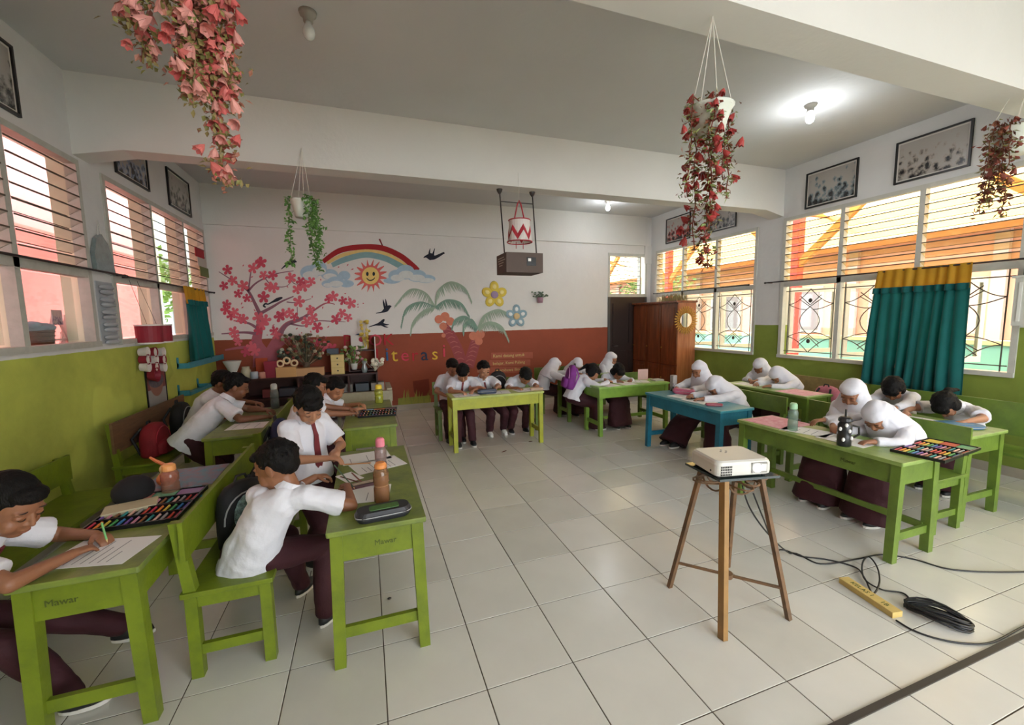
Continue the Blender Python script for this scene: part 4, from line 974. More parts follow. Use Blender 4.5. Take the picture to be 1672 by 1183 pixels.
person('dark-haired girl carrying a purple backpack, leaning on the fresh green desk', (2.60, 5.0, .47), (2.90, 4.98, .79), -5, (-20, 40, 0),
    hands=[Fv(3.08, 4.95, .68), Fv(3.03, 4.78, .68)], kind='girl', hair='pony', vox=0.0075, tone='A5745A', longsl=True)
person('dark-haired girl with head bowed at the middle of the fresh green desk', (3.28, 5.22, .46), (3.30, 4.97, .775), -90, (0, 52, 0),
    hands=[Fv(3.42, 4.84, .67), Fv(3.2, 4.82, .67)], kind='girl', hair='bob', vox=0.0075, tone='8E5F48', longsl=True)
person('girl in white hijab behind the fresh green desk, nearest the dark door', (3.72, 6.05, .46), (3.82, 5.95, .84), -60, (0, 20, 0), kind='hijab', vox=FAR, tone='9C6B4E')
# right side
person('girl in white hijab sitting upright at the teal blue desk, red strap across her shirt', (3.84, 3.92, .46), (3.72, 3.92, .885), 190, (0, 25, 0),
    hands=[Fv(3.42, 3.74, .69), Fv(3.42, 3.95, .69)], kind='hijab', vox=0.0075, tone='9C6B4E', feet=[(3.35, 3.85), (3.35, 4.0)], strap=True)
person('girl in white hijab bent low over the teal blue desk', (3.80, 3.40, .46), (3.515, 3.46, .775), 172, (0, 58, 0),
    hands=[Fv(3.25, 3.40, .67), Fv(3.32, 3.60, .67)], kind='hijab', vox=0.0075, tone='9C6B4E', slouch=0.08, feet=[(3.5, 3.3), (3.5, 3.45)])
person('girl in white hijab at the desk under the wall pillar, sitting farther from the camera', (5.12, 4.22, .46), (4.98, 4.16, .835), 195, (-5, 42, 0),
    hands=[Fv(4.72, 4.0, .68), Fv(4.76, 4.12, .68)], kind='hijab', vox=FAR, tone='9C6B4E')
person('girl in white hijab bent over the desk under the wall pillar beside the pink bag', (5.06, 3.72, .46), (4.83, 3.78, .775), 175, (0, 58, 0),
    hands=[Fv(4.6, 3.7, .67), Fv(4.62, 3.9, .67)], kind='hijab', vox=FAR, tone='9C6B4E', slouch=0.08)
person('girl in white hijab with beaded edge at the tumbler desk, farther one', (3.72, 2.24, .46), (3.58, 2.17, .905), 190, (0, 32, 0),
    hands=[Fv(3.20, 2.28, .68), Fv(3.3, 2.12, .68)], elbow=(Fv(.2, .2, -.6), Fv(0, 0, -1)), kind='hijab', vox=0.006, tone='9C6B4E', feet=[(3.42, 2.2), (3.42, 2.35)], beads=True)
person('girl in white hijab bent low beside the open colour set at the tumbler desk', (3.74, 1.86, .46), (3.41, 1.90, .80), 172, (14, 55, 0),
    hands=[Fv(3.2, 1.79, .67), Fv(3.22, 2.0, .67)], kind='hijab', vox=0.006, tone='9C6B4E', slouch=0.09, feet=[(3.42, 1.85), (3.42, 2.0)])
person('dark-haired girl with head down before the teal curtain', (4.86, 2.52, .46), (4.62, 2.46, .83), 182, (15, 62, 0),
    hands=[Fv(4.32, 2.3, .68), Fv(4.35, 2.5, .68)], kind='girl', hair='bob', vox=0.0075, tone='9C6B4E', slouch=0.08, longsl=True)
person('dark-haired girl lying low on the desk by the right window with folded arms', (4.92, 2.06, .46), (4.60, 2.07, .755), 180, (0, 72, 0),
    hands=[Fv(4.42, 1.86, .67), Fv(4.42, 2.25, .67)], elbow=(Fv(.2, -.8, 0), Fv(.2, .8, 0)), kind='girl', hair='pony', vox=0.007, tone='A5745A', slouch=0.10)
pencil('green pencil in the hand of the boy at the lower left corner', (-1.02, 2.03, .715), (-.25, .25, .9), '6FAE6A', 0.07)
pencil('thin dark pencil held by the boy writing at the aisle desk', (-.135, 2.32, .70), (-.45, .30, .55), '4A5A48', 0.16)

def bake():
    dg_objs = []
    for o, v, sm, amp, sc in BAKE:
        m = o.modifiers.new('r', 'REMESH'); m.mode = 'VOXEL'; m.voxel_size = v; m.use_smooth_shade = True
        m = o.modifiers.new('s', 'SMOOTH'); m.factor = 0.5; m.iterations = sm
    dg = bpy.context.evaluated_depsgraph_get(); dg.update()
    for o, v, sm, amp, sc in BAKE:
        me = bpy.data.meshes.new_from_object(o.evaluated_get(dg)); nm = o.data.name
        if amp:
            n = len(me.vertices); co = np.empty(n*3, np.float32); me.vertices.foreach_get('co', co); co = co.reshape(-1, 3)
            nr = np.empty(n*3, np.float32); me.vertices.foreach_get('normal', nr); nr = nr.reshape(-1, 3)
            ox = o.parent.location.x*3.1
            q = co*sc; q[:, 0] += ox
            # folded-cloth like ripples: warped sine bands
            wv = np.sin(q[:, 0]*1.7+1.9*np.sin(q[:, 1]*1.1+q[:, 2]*0.6)+0.7*q[:, 2])*np.sin(q[:, 1]*1.3+1.4*np.sin(q[:, 2]*0.9+q[:, 0]*0.5))+0.5*np.sin(q[:, 2]*2.3+1.7*np.sin(q[:, 0]*1.6-q[:, 1]))
            wv = np.sign(wv)*np.abs(wv)**1.5+0.35*np.sin(q[:, 0]*3.9+2.2*np.sin(q[:, 2]*1.9))*np.sin(q[:, 2]*2.7+1.5*np.sin(q[:, 1]*2.3))
            co += nr*(wv*amp*0.6)[:, None]; me.vertices.foreach_set('co', co.ravel())
        o.modifiers.clear(); o.data = me; me.shade_smooth(); me.name = nm
bake()
# ================================================================ mural painted on the back wall
def wp(u, v, d): p = on(u, v, 1, YB); return (p.x, YB-d, p.z)
LAY = [0.0012]
def lay(): LAY[0] += 0.00025; return LAY[0]
def pm(name, c): return mat('mural_'+name, c, 0.85, 0.12, 14)
mural = thing('mural', 'mural of blossom tree, rainbow, smiling sun and palm trees painted on the back wall', 'mural', (1.0, YB, 1.9))
def stroke(mb, pts, ws, d, n=6):
    """painted ribbon through picture points, ws = width per point"""
    P = [Vector((a, b, 0)) for a, b in pts]; 
    if len(P) > 2: Q = smooth_path(P, n); Wd = list(np.interp(np.linspace(0, len(ws)-1, len(Q)), range(len(ws)), ws))
    else: Q, Wd = P, list(ws)
    L, R = [], []
    for i, p in enumerate(Q):
        t = (Q[min(i+1, len(Q)-1)]-Q[max(i-1, 0)]); t = t.normalized() if t.length > 1e-6 else Vector((1, 0, 0)); n_ = Vector((-t.y, t.x, 0))*Wd[i]/2
        L.append(wp(p.x+n_.x, p.y+n_.y, d)); R.append(wp(p.x-n_.x, p.y-n_.y, d))
    k = len(Q); mb.add(L+R, [(i, i+1, k+i+1, k+i) for i in range(k-1)])
def blob(mb, pts, d): mb.add([wp(a, b, d) for a, b in pts], [tuple(range(len(pts)))])
def disc(mb, cx, cy, rx, ry, d, n=24, jit=0): blob(mb, [(cx+rx*(1+jit*math.sin(k*2.3))*math.cos(2*PI*k/n), cy+ry*(1+jit*math.sin(k*2.3))*math.sin(2*PI*k/n)) for k in range(n)], d)
def z6(l): return [(330+a/3.48, 360+b/3.48) for a, b in l]
def z7(l): return [(600+a/3.48, 360+b/3.48) for a, b in l]
def S6(mb, l, d, f=z6): stroke(mb, f([(p[0], p[1]) for p in l]), [p[2]/3.48 for p in l], d)
rd = random.Random(11)
m_trk, m_trk2, m_flo, m_flo2 = pm('mauve_trunk', '8E6272'), pm('pink_trunk', 'B0636F'), pm('coral_petal', 'DC6A78'), pm('rose_petal', 'C94F63')
g = MB(); d = lay()
for l in ([(350, 820, 130), (335, 760, 95), (310, 690, 62), (325, 610, 44), (335, 540, 28)], [(370, 820, 120), (400, 730, 66), (430, 660, 36), (480, 590, 26), (560, 560, 20), (620, 520, 12), (700, 470, 8), (755, 475, 4)]): S6(g, l, d); d += 0.00008
S6(g, [(400, 740, 40), (480, 680, 22), (560, 660, 14), (650, 690, 8)], d); d += 0.00008; S6(g, [(330, 740, 36), (240, 720, 18), (130, 735, 8)], d); LAY[0] = d
g.build('tree_trunk', m_trk2, mural)
d = lay()
for l in ([(335, 545, 25), (300, 470, 18), (262, 400, 14), (215, 370, 8), (150, 325, 6), (95, 290, 4)], [(262, 400, 12), (272, 330, 8), (278, 285, 5)], [(262, 400, 14), (300, 360, 10), (350, 330, 8), (430, 300, 6), (520, 285, 4)],
          [(335, 525, 20), (400, 490, 15), (450, 460, 11), (520, 430, 6)], [(480, 462, 6), (540, 465, 5), (620, 443, 3)], [(540, 490, 4), (542, 560, 4)], [(330, 625, 20), (270, 585, 13), (190, 570, 7)], [(320, 645, 20), (240, 635, 13), (110, 643, 6)],
          [(500, 585, 12), (580, 598, 6), (650, 570, 6), (740, 572, 5), (815, 575, 3)], [(360, 330, 6), (400, 370, 6), (470, 375, 4), (505, 350, 3)], [(500, 330, 5), (530, 360, 5), (590, 350, 3)], [(450, 640, 26), (480, 592, 18), (600, 540, 14)]):
    g = MB(); S6(g, l, d); g.build('tree_branch', m_trk, mural)
fl = [(145, 280), (175, 340), (125, 370), (235, 370), (205, 415), (255, 440), (290, 270), (325, 240), (350, 310), (400, 310), (380, 375), (408, 380), (350, 435), (505, 325), (560, 345), (540, 390), (580, 370), (620, 345), (550, 460), (745, 430), (800, 455), (845, 470), (720, 445), (615, 505), (500, 520), (465, 530), (525, 545), (440, 545), (140, 475), (135, 505), (165, 540), (185, 520), (215, 555), (235, 560), (320, 550), (360, 565), (340, 590), (320, 625), (410, 625), (180, 630), (190, 660), (655, 605), (630, 550), (595, 575), (760, 560), (795, 525), (830, 550), (205, 688), (280, 715), (335, 238), (300, 740), (650, 690), (700, 715), (740, 725), (420, 650), (250, 745)]
for i, (a, b) in enumerate(fl):
    (cx, cy), = z6([(a, b)]); g = MB(); d = 0.0052+0.0002*(i % 5); r = rd.uniform(7.4, 10.4); a0 = rd.uniform(0, 6)
    pts = []
    for k in range(30):
        t = 2*PI*k/30; rr = r*(0.34+0.66*abs(math.cos(2.5*t))**0.6); pts.append((cx+rr*math.cos(t+a0), cy+rr*math.sin(t+a0)))
    blob(g, pts, d); g.build('painted_blossom', m_flo if rd.random() < 0.6 else m_flo2, mural)
g = MB()
for k in range(46):
    a, b = rd.uniform(120, 930), rd.uniform(230, 760); (cx, cy), = z6([(a, b)]); t = rd.uniform(0, 3); L = rd.uniform(1.5, 3)
    blob(g, [(cx+L*math.cos(t), cy+L*math.sin(t)), (cx-math.sin(t)*1, cy+math.cos(t)*1), (cx-L*math.cos(t), cy-L*math.sin(t)), (cx+math.sin(t)*1, cy-math.cos(t)*1)], 0.0055)
g.build('falling_petals', m_flo2, mural, kind='stuff')
m_blk = pm('blue_black', '232734')
def silhouette(name, strokes, f):
    g = MB()
    for k, l in enumerate(strokes): S6(g, l, 0.006+0.0002*k, f)
    g.build(name, m_blk, mural)
silhouette('painted_squirrel', [[(362, 492, 8), (350, 484, 10), (360, 472, 9), (376, 474, 7), (400, 462, 10), (425, 450, 20), (448, 440, 14), (458, 438, 4)]], z6)
silhouette('painted_bird', [[(450, 276, 3), (478, 252, 12), (505, 238, 26), (525, 232, 18), (538, 236, 3)]], z6)
silhouette('painted_bird', [[(988, 526, 3), (1020, 520, 8), (1045, 505, 28), (1062, 490, 20), (1076, 486, 3)], [(1040, 500, 14), (1032, 470, 10), (1028, 448, 2)], [(1050, 495, 14), (1046, 470, 10), (1042, 445, 2)]], z6)
silhouette('painted_bird', [[(946, 604, 3), (985, 592, 8), (1012, 585, 22), (1030, 566, 14), (1036, 560, 3)], [(1010, 580, 16), (1040, 590, 10), (1062, 590, 2)], [(1010, 585, 14), (1040, 602, 8), (1058, 606, 2)]], z6)
silhouette('painted_bird', [[(318, 212, 2), (332, 204, 12), (358, 205, 42), (385, 208, 20), (432, 184, 10), (430, 188, 8)], [(352, 200, 16), (352, 180, 9), (356, 158, 2)], [(372, 196, 14), (376, 178, 8), (382, 158, 2)]], z7)
zb = lambda l: [(420+a/3.344, 220+b/3.344) for a, b in l]
for nm, l, w, c in (('rainbow_red_band', [(360, 692), (450, 632), (570, 612), (680, 618), (780, 660), (850, 715), (876, 742)], 9, 'A5262B'), ('rainbow_yellow_band', [(382, 700), (470, 655), (590, 635), (700, 650), (775, 688), (812, 716)], 6, 'E8CB84'), ('rainbow_blue_band', [(408, 712), (480, 680), (590, 655), (690, 672), (760, 704), (803, 730)], 9.5, '87AEB2')):
    g = MB(); stroke(g, zb(l), [w*0.8]+[w]*(len(l)-1), lay()); g.build(nm, pm(nm, c), mural)
g = MB(); stroke(g, [(619.5, 390), (624.5, 401)], [2.5, 2], 0.004); g.build('umbrella_tip', pm('dark_red', '7A2226'), mural)
m_cl, m_cl2 = pm('cloud_blue', 'A9C4D6'), pm('cloud_white', 'D8DDDC')
for nm, ds in (('left_cloud', [(506, 445, 16, 12), (520, 438, 14, 12), (538, 448, 14, 9), (552, 456, 14, 8), (562, 450, 10, 8)]), ('small_cloud', [(535, 463, 10, 6), (548, 460, 14, 9), (566, 463, 12, 6)]), ('right_cloud', [(648, 450, 14, 10), (662, 444, 15, 12), (680, 450, 16, 10), (695, 455, 16, 7), (640, 458, 14, 5)])):
    g = MB(); d = lay()
    for k, (cx, cy, rx, ry) in enumerate(ds): disc(g, cx, cy, rx, ry, d+0.00003*k, 20)
    g.build('painted_cloud', m_cl, mural)
    g = MB(); d = lay()
    for k, (cx, cy, rx, ry) in enumerate(ds[:-1]): disc(g, cx+1, cy+ry*.35, rx*.8, ry*.55, d+0.00003*k, 20)
    g.build('painted_cloud', m_cl2, mural)
cx, cy = 605, 450; pts = []
for k in range(96):
    t = 2*PI*k/96; q = k % 6; r = 17+[0, 5, 10, 9, 4, 0][q]; pts.append((cx+r*math.cos(t+0.06*math.sin(q)), cy+r*math.sin(t)))
g = MB(); d = 0.0062; vs = [wp(cx, cy, d)]+[wp(a, b, d) for a, b in pts]; g.add(vs, [(0, i+1, (i+1) % 96+1) for i in range(96)]); g.build('sun_rays', pm('sun_coral', 'DD6F69'), mural)
g = MB(); disc(g, cx, cy, 14, 14, 0.0066, 32); g.build('sun_face', pm('sun_yellow', 'ECCE7C'), mural)
for s in (-1, 1): g = MB(); disc(g, cx+s*5.2, cy-3, 2.1, 3.4, 0.007, 14); g.build('sun_eye', m_blk, mural)
g = MB(); stroke(g, [(cx-6.5, cy+3.5), (cx-3, cy+7), (cx+1, cy+7.6), (cx+5, cy+5.5), (cx+7, cy+3)], [1, 1.6, 1.8, 1.6, 1], 0.007); g.build('sun_smile', m_blk, mural)
# palms
m_fr, m_fr2, m_ptr, m_coco = pm('frond_green', '9DB09C'), pm('frond_teal', '7F9D8D'), pm('palm_trunk', '9A4B4E'), pm('coconut', 'D08066')
for l in ([(432, 590, 34), (470, 650, 60), (510, 730, 62), (545, 840, 60)], [(625, 640, 50), (605, 720, 58), (570, 830, 66)]):
    g = MB(); d = lay(); S6(g, l, d, z7); tk = g.build('palm_trunk', m_ptr, mural)
    g = MB(); d = lay()
    for k in range(9):
        t = (k+0.5)/9*(len(l)-1); i = min(int(t), len(l)-2); q = t-i; x = l[i][0]*(1-q)+l[i+1][0]*q; y = l[i][1]*(1-q)+l[i+1][1]*q; w = 22
        S6(g, [(x-w, y+6, 3), (x, y-4, 5), (x+w, y+4, 3)], d, z7)
    g.build('trunk_rings', pm('palm_ring', 'B86C66'), mural)
def frond(l):
    P = smooth_path([Vector((a, b, 0)) for a, b in z7(l)], 10); g = MB(); d = lay(); n = len(P)
    stroke(g, [(p.x, p.y) for p in P], [1.6]*n, d, 1)
    for i in range(1, n):
        t = (P[i]-P[i-1]); 
        if t.length < 1e-6: continue
        t.normalize(); dn = Vector((t.x*0.45+rd.uniform(-.1, .1), 0.9, 0)); L = (6+13*math.sin(PI*min(1, (i+2)/n)))*rd.uniform(.8, 1.1)
        a = P[i]; b = a+dn*L; d += 0.00004
        g.add([wp(a.x-1.5, a.y, d), wp(a.x+1.5, a.y, d), wp(b.x, b.y, d)], [(0, 1, 2)])
    LAY[0] = d; g.build('palm_frond', m_fr if rd.random() < .6 else m_fr2, mural)
for l in ([(385, 490), (330, 410), (240, 392), (160, 480)], [(385, 490), (300, 462), (220, 500), (192, 600)], [(385, 492), (320, 510), (262, 570), (245, 640)], [(385, 488), (400, 400), (470, 348), (550, 380), (590, 460)], [(385, 490), (450, 450), (530, 468), (575, 540)],
          [(625, 610), (560, 545), (500, 560), (480, 610)], [(625, 610), (660, 540), (740, 505), (810, 535)], [(625, 610), (690, 575), (760, 600), (800, 680)], [(625, 610), (590, 560), (550, 590), (545, 640)]): frond(l)
for i, (a, b, r) in enumerate(((405, 560, 24), (440, 545, 26), (470, 572, 24), (430, 600, 22), (600, 655, 24), (640, 645, 26), (632, 685, 22), (432, 652, 12))):
    (cx, cy), = z7([(a, b)]); g = MB(); disc(g, cx, cy, r/3.48, r/3.48, 0.0074+0.0002*i, 16); g.build('coconut', m_coco, mural)
# grass and low plants at the wall foot
g = MB()
for k in range(40):
    x = rd.uniform(652, 702); y0 = 668; hh = rd.uniform(14, 34); x1 = x+rd.uniform(-6, 6)
    g.add([wp(x-2, y0, 0.003+k*0.00004), wp(x+2, y0, 0.003+k*0.00004), wp(x1, y0-hh, 0.003+k*0.00004)], [(0, 1, 2)])
g.build('painted_grass', pm('grass_ochre', '9A9A45'), mural, kind='stuff')
g = MB(); blob(g, [(650, 650), (702, 645), (702, 669), (650, 671)], 0.0025); g.build('grass_base', pm('grass_base', '8E9244'), mural)
g = MB(); blob(g, [(674, 622), (700, 618), (703, 650), (690, 655), (676, 640)], 0.0022); g.build('red_shape', pm('rust_dark', '77301F'), mural)
# saying on the wall
for k, (s, y) in enumerate((('Kami datang untuk', 581), ('belajar, Kami Pulang', 593), ('membawa Ilmu', 604.5))):
    g = MB(); stroke(g, [(802-3*k, y-0.5), (866+4*(k == 0)-6*(k == 2), y-1.5)], [10, 10], 0.0022+0.0002*k); g.build('text_backing', pm('backing_rust', 'A85C47'), mural)
    p = on(831, y-1, 1, YB); M = Matrix.Translation((p.x, YB-0.004, p.z)) @ Matrix.Rotation(PI/2, 4, 'X')
    text_mesh('painted_saying', s, 0.082 if k != 1 else 0.078, pm('saying_cream', 'D8C27E'), M, mural, 0.0004, kind='stuff')
# foam letters: reading corner sign
def letter(ch, u, v, hpx, c, label, tilt=0.0):
    p = on(u, v, 1, YB); s = hpx/72.0*0.78
    M = Matrix.Translation((p.x, YB-0.007, p.z)) @ Matrix.Rotation(tilt, 4, 'Y') @ Matrix.Rotation(PI/2, 4, 'X')
    cu = text_mesh('foam_letter', ch, s*1.35, mat('foam_'+c, c, 0.7), M, None, 0.006); me = cu.data
    bmx = bmesh.new(); bmx.from_mesh(me); bmesh.ops.recalc_face_normals(bmx, faces=bmx.faces)
    for v_ in bmx.verts: v_.co += v_.normal*0.006*0.6
    bmx.to_mesh(me); bmx.free()
    tag(cu, label, 'letter', 'coloured foam letters on the back wall'); return cu
RED, PNK, BLU, YEL, NAV = 'B5202A', 'D8455A', '2C5B8E', 'E2B93C', '2A3550'
for ch, u, v, hp, c, lb in (('P', 567, 557, 19, 'A81E30', 'dark red foam letter P, first of the upper word'), ('O', 586, 555, 19, BLU, 'blue foam letter O in the upper word'), ('J', 600, 556, 19, YEL, 'yellow foam letter J in the upper word'), ('O', 613, 556, 19, PNK, 'pinkish red foam letter O in the upper word'), ('K', 634, 555, 19, RED, 'red foam letter K ending the upper word'),
                            ('L', 620, 581, 22, RED, 'red foam letter L starting the lower word'), ('i', 632, 579, 22, BLU, 'blue foam letter i in the lower word'), ('t', 644, 580, 22, YEL, 'yellow foam letter t in the lower word'), ('e', 661, 580, 21, PNK, 'pink foam letter e in the lower word'), ('r', 677, 580, 21, RED, 'red foam letter r in the lower word'),
                            ('a', 693, 579, 21, NAV, 'navy foam letter a in the lower word'), ('s', 710, 578, 21, YEL, 'yellow foam letter s in the lower word'), ('i', 725, 573, 22, PNK, 'pink foam letter i ending the lower word')): letter(ch, u, v, hp, c, lb)
# padded flower ornaments and small wall planter
def star_flower(u, v, r, c1, c2, c3, label):
    p = on(u, v, 1, YB); t = thing('star_flower_ornament', label, 'ornament', (p.x, YB, p.z), 'five-petalled flower ornaments on the back wall')
    for k in range(5):
        a = PI/2+2*PI*k/5; d = Vector((math.cos(a), 0, math.sin(a))); tt = Vector((-math.sin(a), 0, math.cos(a)))
        g = MB(); g.ell(Vector((p.x, YB-0.012, p.z))+d*r*0.58, (r*0.44, 0.011, r*0.36), 6, 14, Matrix((d, (0, 1, 0), tt)).transposed()); q = g.build('petal', c1, t, smooth=True)
        g = MB(); g.ell(Vector((p.x, YB-0.022, p.z))+d*r*0.60, (r*0.20, 0.008, r*0.16), 6, 10, Matrix((d, (0, 1, 0), tt)).transposed()); g.build('petal_spot', c2, q, smooth=True)
    g = MB(); g.ell((p.x, YB-0.022, p.z), (r*0.3, 0.014, r*0.28), 8, 14); g.build('flower_centre', c3, t, smooth=True)
star_flower(807, 481, 0.24, mat('yellow_foam', 'D9C04A', 0.7), mat('pale_yellow_foam', 'EBDD92', 0.7), mat('lilac_foam', '9C87A8', 0.7), 'yellow five-petalled flower ornament on the back wall')
star_flower(843, 516, 0.215, mat('blue_grey_foam', '8BA7B4', 0.7), mat('white_foam', 'E8ECEA', 0.7), mat('cream_foam', 'D2B98A', 0.7), 'blue and white five-petalled flower ornament below the yellow one')
p = on(880, 490, 1, YB); t = thing('wall_planter', 'small lilac pot with grey-green plant hung on the back wall', 'planter', (p.x, YB, p.z))
MB().lathe((p.x, YB-0.06, p.z-0.05), [(0.0, 0), (0.045, 0), (0.06, 0.10), (0.052, 0.10), (0.0, 0.09)], 14).build('pot', mat('lilac_pot', 'A5818F', 0.6), t, smooth=True)
for k in range(26):
    a = rd.uniform(0, 2*PI); r = rd.uniform(0.03, 0.14); q = Vector((p.x+r*math.cos(a)*1.2, YB-0.06+0.4*r*math.sin(a), p.z+0.06+rd.uniform(0, .09)))
    g = MB(); g.tube([(p.x, YB-0.06, p.z+0.03), q], 0.003, 4); g.ell(q, (0.022, 0.01, 0.014), 4, 6); g.build('sprig', mat('grey_green_leaf', '5B6B58', 0.6), t)
# ================================================================ wall decor
m_black = mat('black_frame', '161514', 0.4); m_mat = mat('photo_mat', 'C9C6C0', 0.6)
def photo_mat(name, seed, tint='8A8783'):
    """flat print: pale sky over dark blotchy figures"""
    m = bpy.data.materials.new(name); m.use_nodes = True; N = m.node_tree.nodes; L = m.node_tree.links; b = N['Principled BSDF']; b.inputs['Roughness'].default_value = 0.25
    tc = N.new('ShaderNodeTexCoord'); mp = N.new('ShaderNodeMapping'); L.new(tc.outputs['Generated'], mp.inputs[0]); mp.inputs['Location'].default_value = (seed*3.1, seed*1.7, seed); mp.inputs['Scale'].default_value = (1, 1.5, .8)
    sp_ = N.new('ShaderNodeSeparateXYZ'); L.new(tc.outputs['Generated'], sp_.inputs[0])
    v = N.new('ShaderNodeTexVoronoi'); v.inputs['Scale'].default_value = 5.5; L.new(mp.outputs[0], v.inputs['Vector'])
    n = N.new('ShaderNodeTexNoise'); n.inputs['Scale'].default_value = 7; n.inputs['Detail'].default_value = 8; n.inputs['Roughness'].default_value = .7; L.new(mp.outputs[0], n.inputs['Vector'])
    m1 = N.new('ShaderNodeMath'); m1.operation = 'MULTIPLY_ADD'; L.new(v.outputs['Distance'], m1.inputs[0]); m1.inputs[1].default_value = .55; L.new(n.outputs['Fac'], m1.inputs[2])
    zz = N.new('ShaderNodeMath'); zz.operation = 'MULTIPLY_ADD'; L.new(sp_.outputs['Z'], zz.inputs[0]); zz.inputs[1].default_value = .42; L.new(m1.outputs[0], zz.inputs[2])
    r = N.new('ShaderNodeValToRGB'); L.new(zz.outputs[0], r.inputs[0]); e = r.color_ramp.elements; e[0].position = 0.72; e[1].position = 1.12
    e[0].color = lin('1E1C1F'); e[1].color = lin('A5A19C'); k = e.new(.9); k.color = lin(tint); L.new(r.outputs[0], b.inputs['Base Color']); return m
def frame_photo(label, x, s, y0, y1, z0, z1, seed, tint='8A8783'):
    """framed photograph flat on a side wall; s = +1 faces +x"""
    t = thing('framed_photo', label, 'picture', (x, (y0+y1)/2, (z0+z1)/2), 'framed photographs above the windows')
    g = MB(); w = 0.018; X0, X1 = x+s*0.002, x+s*0.022
    for q in ((y0, y1, z0, z0+w), (y0, y1, z1-w, z1), (y0, y0+w, z0+w, z1-w), (y1-w, y1, z0+w, z1-w)): g.box(X0, X1, *q)
    g.build('frame', m_black, t); MB().box(X0, x+s*0.010, y0+w, y1-w, z0+w, z1-w).build('mount', m_mat, t)
    MB().box(x+s*0.010, x+s*0.0115, y0+w+.015, y1-w-.015, z0+w+.015, z1-w-.015).build('print', photo_mat('photo_print_%d' % seed, seed, tint), t)
frame_photo('black-framed photo on the left wall cut by the picture edge', XL, 1, 3.1, 3.88, 2.93, 3.38, 1)
frame_photo('black-framed photo above the second left window, nearer the beam', XL, 1, 5.03, 5.67, 2.95, 3.40, 2, '8F9AB0')
frame_photo('black-framed photo on the left wall nearest the mural corner', XL, 1, 6.16, 6.82, 2.94, 3.38, 3)
frame_photo('black-framed photo of a child above the teal curtain window, left one', XR, -1, 3.49, 4.11, 2.91, 3.36, 4, '7C8A90')
frame_photo('large black-framed group photo above the right window beside the wilted plant', XR, -1, 2.50, 3.12, 2.93, 3.37, 5, 'A39C94')
frame_photo('reddish black-framed photo above the small window, half behind the hanging flowers', XR, -1, 6.20, 6.84, 2.92, 3.38, 6, 'A05A58')
frame_photo('black-framed photo above the small window, right of the hanging flowers', XR, -1, 5.21, 5.82, 2.92, 3.36, 7)

# curtain rods and curtains
m_rod = mat('dark_curtain_rod', '2E2624', 0.5, 0.2, 40)
def rod(label, x, y0, y1, z):
    t = thing('curtain_rod', label, 'curtain rod', (x, (y0+y1)/2, z), 'curtain rods over the side windows')
    MB().cyl((x, y0, z), (x, y1, z), 0.009, n=8).build('rod', m_rod, t)
    for y in (y0+0.05, y1-0.05): MB().box(min(x, XL if x < 0 else XR), max(x, XL if x < 0 else XR), y-0.01, y+0.01, z-0.01, z+0.01).build('bracket', m_rod, t)
    for y in (y0, y1): MB().ell((x, y, z), (0.014, 0.018, 0.014), 6, 8).build('finial', m_rod, t)
rod('dark curtain rod over the nearest left window', XL+0.07, 1.6, 4.84, 1.985); rod('dark curtain rod over the second left window carrying the narrow teal curtain', XL+0.07, 4.88, 7.25, 1.98)
rod('dark curtain rod over the small right window by the wardrobe', XR-0.07, 4.88, 7.1, 1.985); rod('dark curtain rod carrying the wide teal and yellow curtain', XR-0.07, 1.9, 4.6, 1.99)
m_teal = mat('teal_curtain', '0F7D7C', 0.75, 0.25, 6, 0.1, 60, sheen=0.3, translucent=0.5); m_cy = mat('yellow_valance', 'D3A82C', 0.75, 0.2, 8, 0.1, 60, translucent=0.4)
def curtain(label, x, s, y0, y1, yb0, yb1, z0, zm, z1, n, amp):
    t = thing('curtain', label, 'curtain', (x, (y0+y1)/2, z1), 'teal curtains with yellow tops')
    def sheet(za, zb, k0, nm, m_, off=0, am=1):
        NV, NU = 14, n*14; vs = []
        for j in range(NV+1):
            q = j/NV; z = za+(zb-za)*q; h = max(0.0, (z1-z)/(z1-z0)); a0 = y0+(yb0-y0)*h**0.8; a1 = y1+(yb1-y1)*h**0.8
            for i in range(NU+1):
                u = i/NU; ph = 2*PI*n*(u+0.012*math.sin(9*u+2*h))
                w = amp*am*(0.5+0.6*h)*(0.75+0.35*math.sin(5.1*u*n*0.37+1.3))
                vs.append((x+s*(w*math.sin(ph)+off+0.012*math.sin(3*h+u*7)), a0+(a1-a0)*u+0.25*w*math.cos(ph), z+0.006*math.sin(11*u)*(1 if zb == z0 else 0)))
        g = MB(); W_ = NU+1; g.add(vs, [(j*W_+i, j*W_+i+1, (j+1)*W_+i+1, (j+1)*W_+i) for j in range(NV) for i in range(NU)])
        o = g.build(nm, m_, t, smooth=True); md = o.modifiers.new('s', 'SOLIDIFY'); md.thickness = 0.003
    sheet(zm+0.02, z0, 0, 'curtain_panel', m_teal)
    sheet(z1+0.015, zm-0.02, 0, 'valance', m_cy, off=0.006, am=0.8)
    sheet(zm+0.03, zm-0.035, 0, 'ruffle', m_teal, off=0.02, am=1.5)
curtain('wide teal curtain with yellow top pulled over the right window', XR-0.07, -1, 3.17, 2.38, 3.25, 2.38, 0.70, 1.78, 1.99, 9, 0.035)
curtain('narrow bunched teal curtain with yellow top on the left window', XL+0.07, 1, 6.12, 6.80, 6.20, 6.95, 1.06, 1.80, 1.98, 5, 0.05)
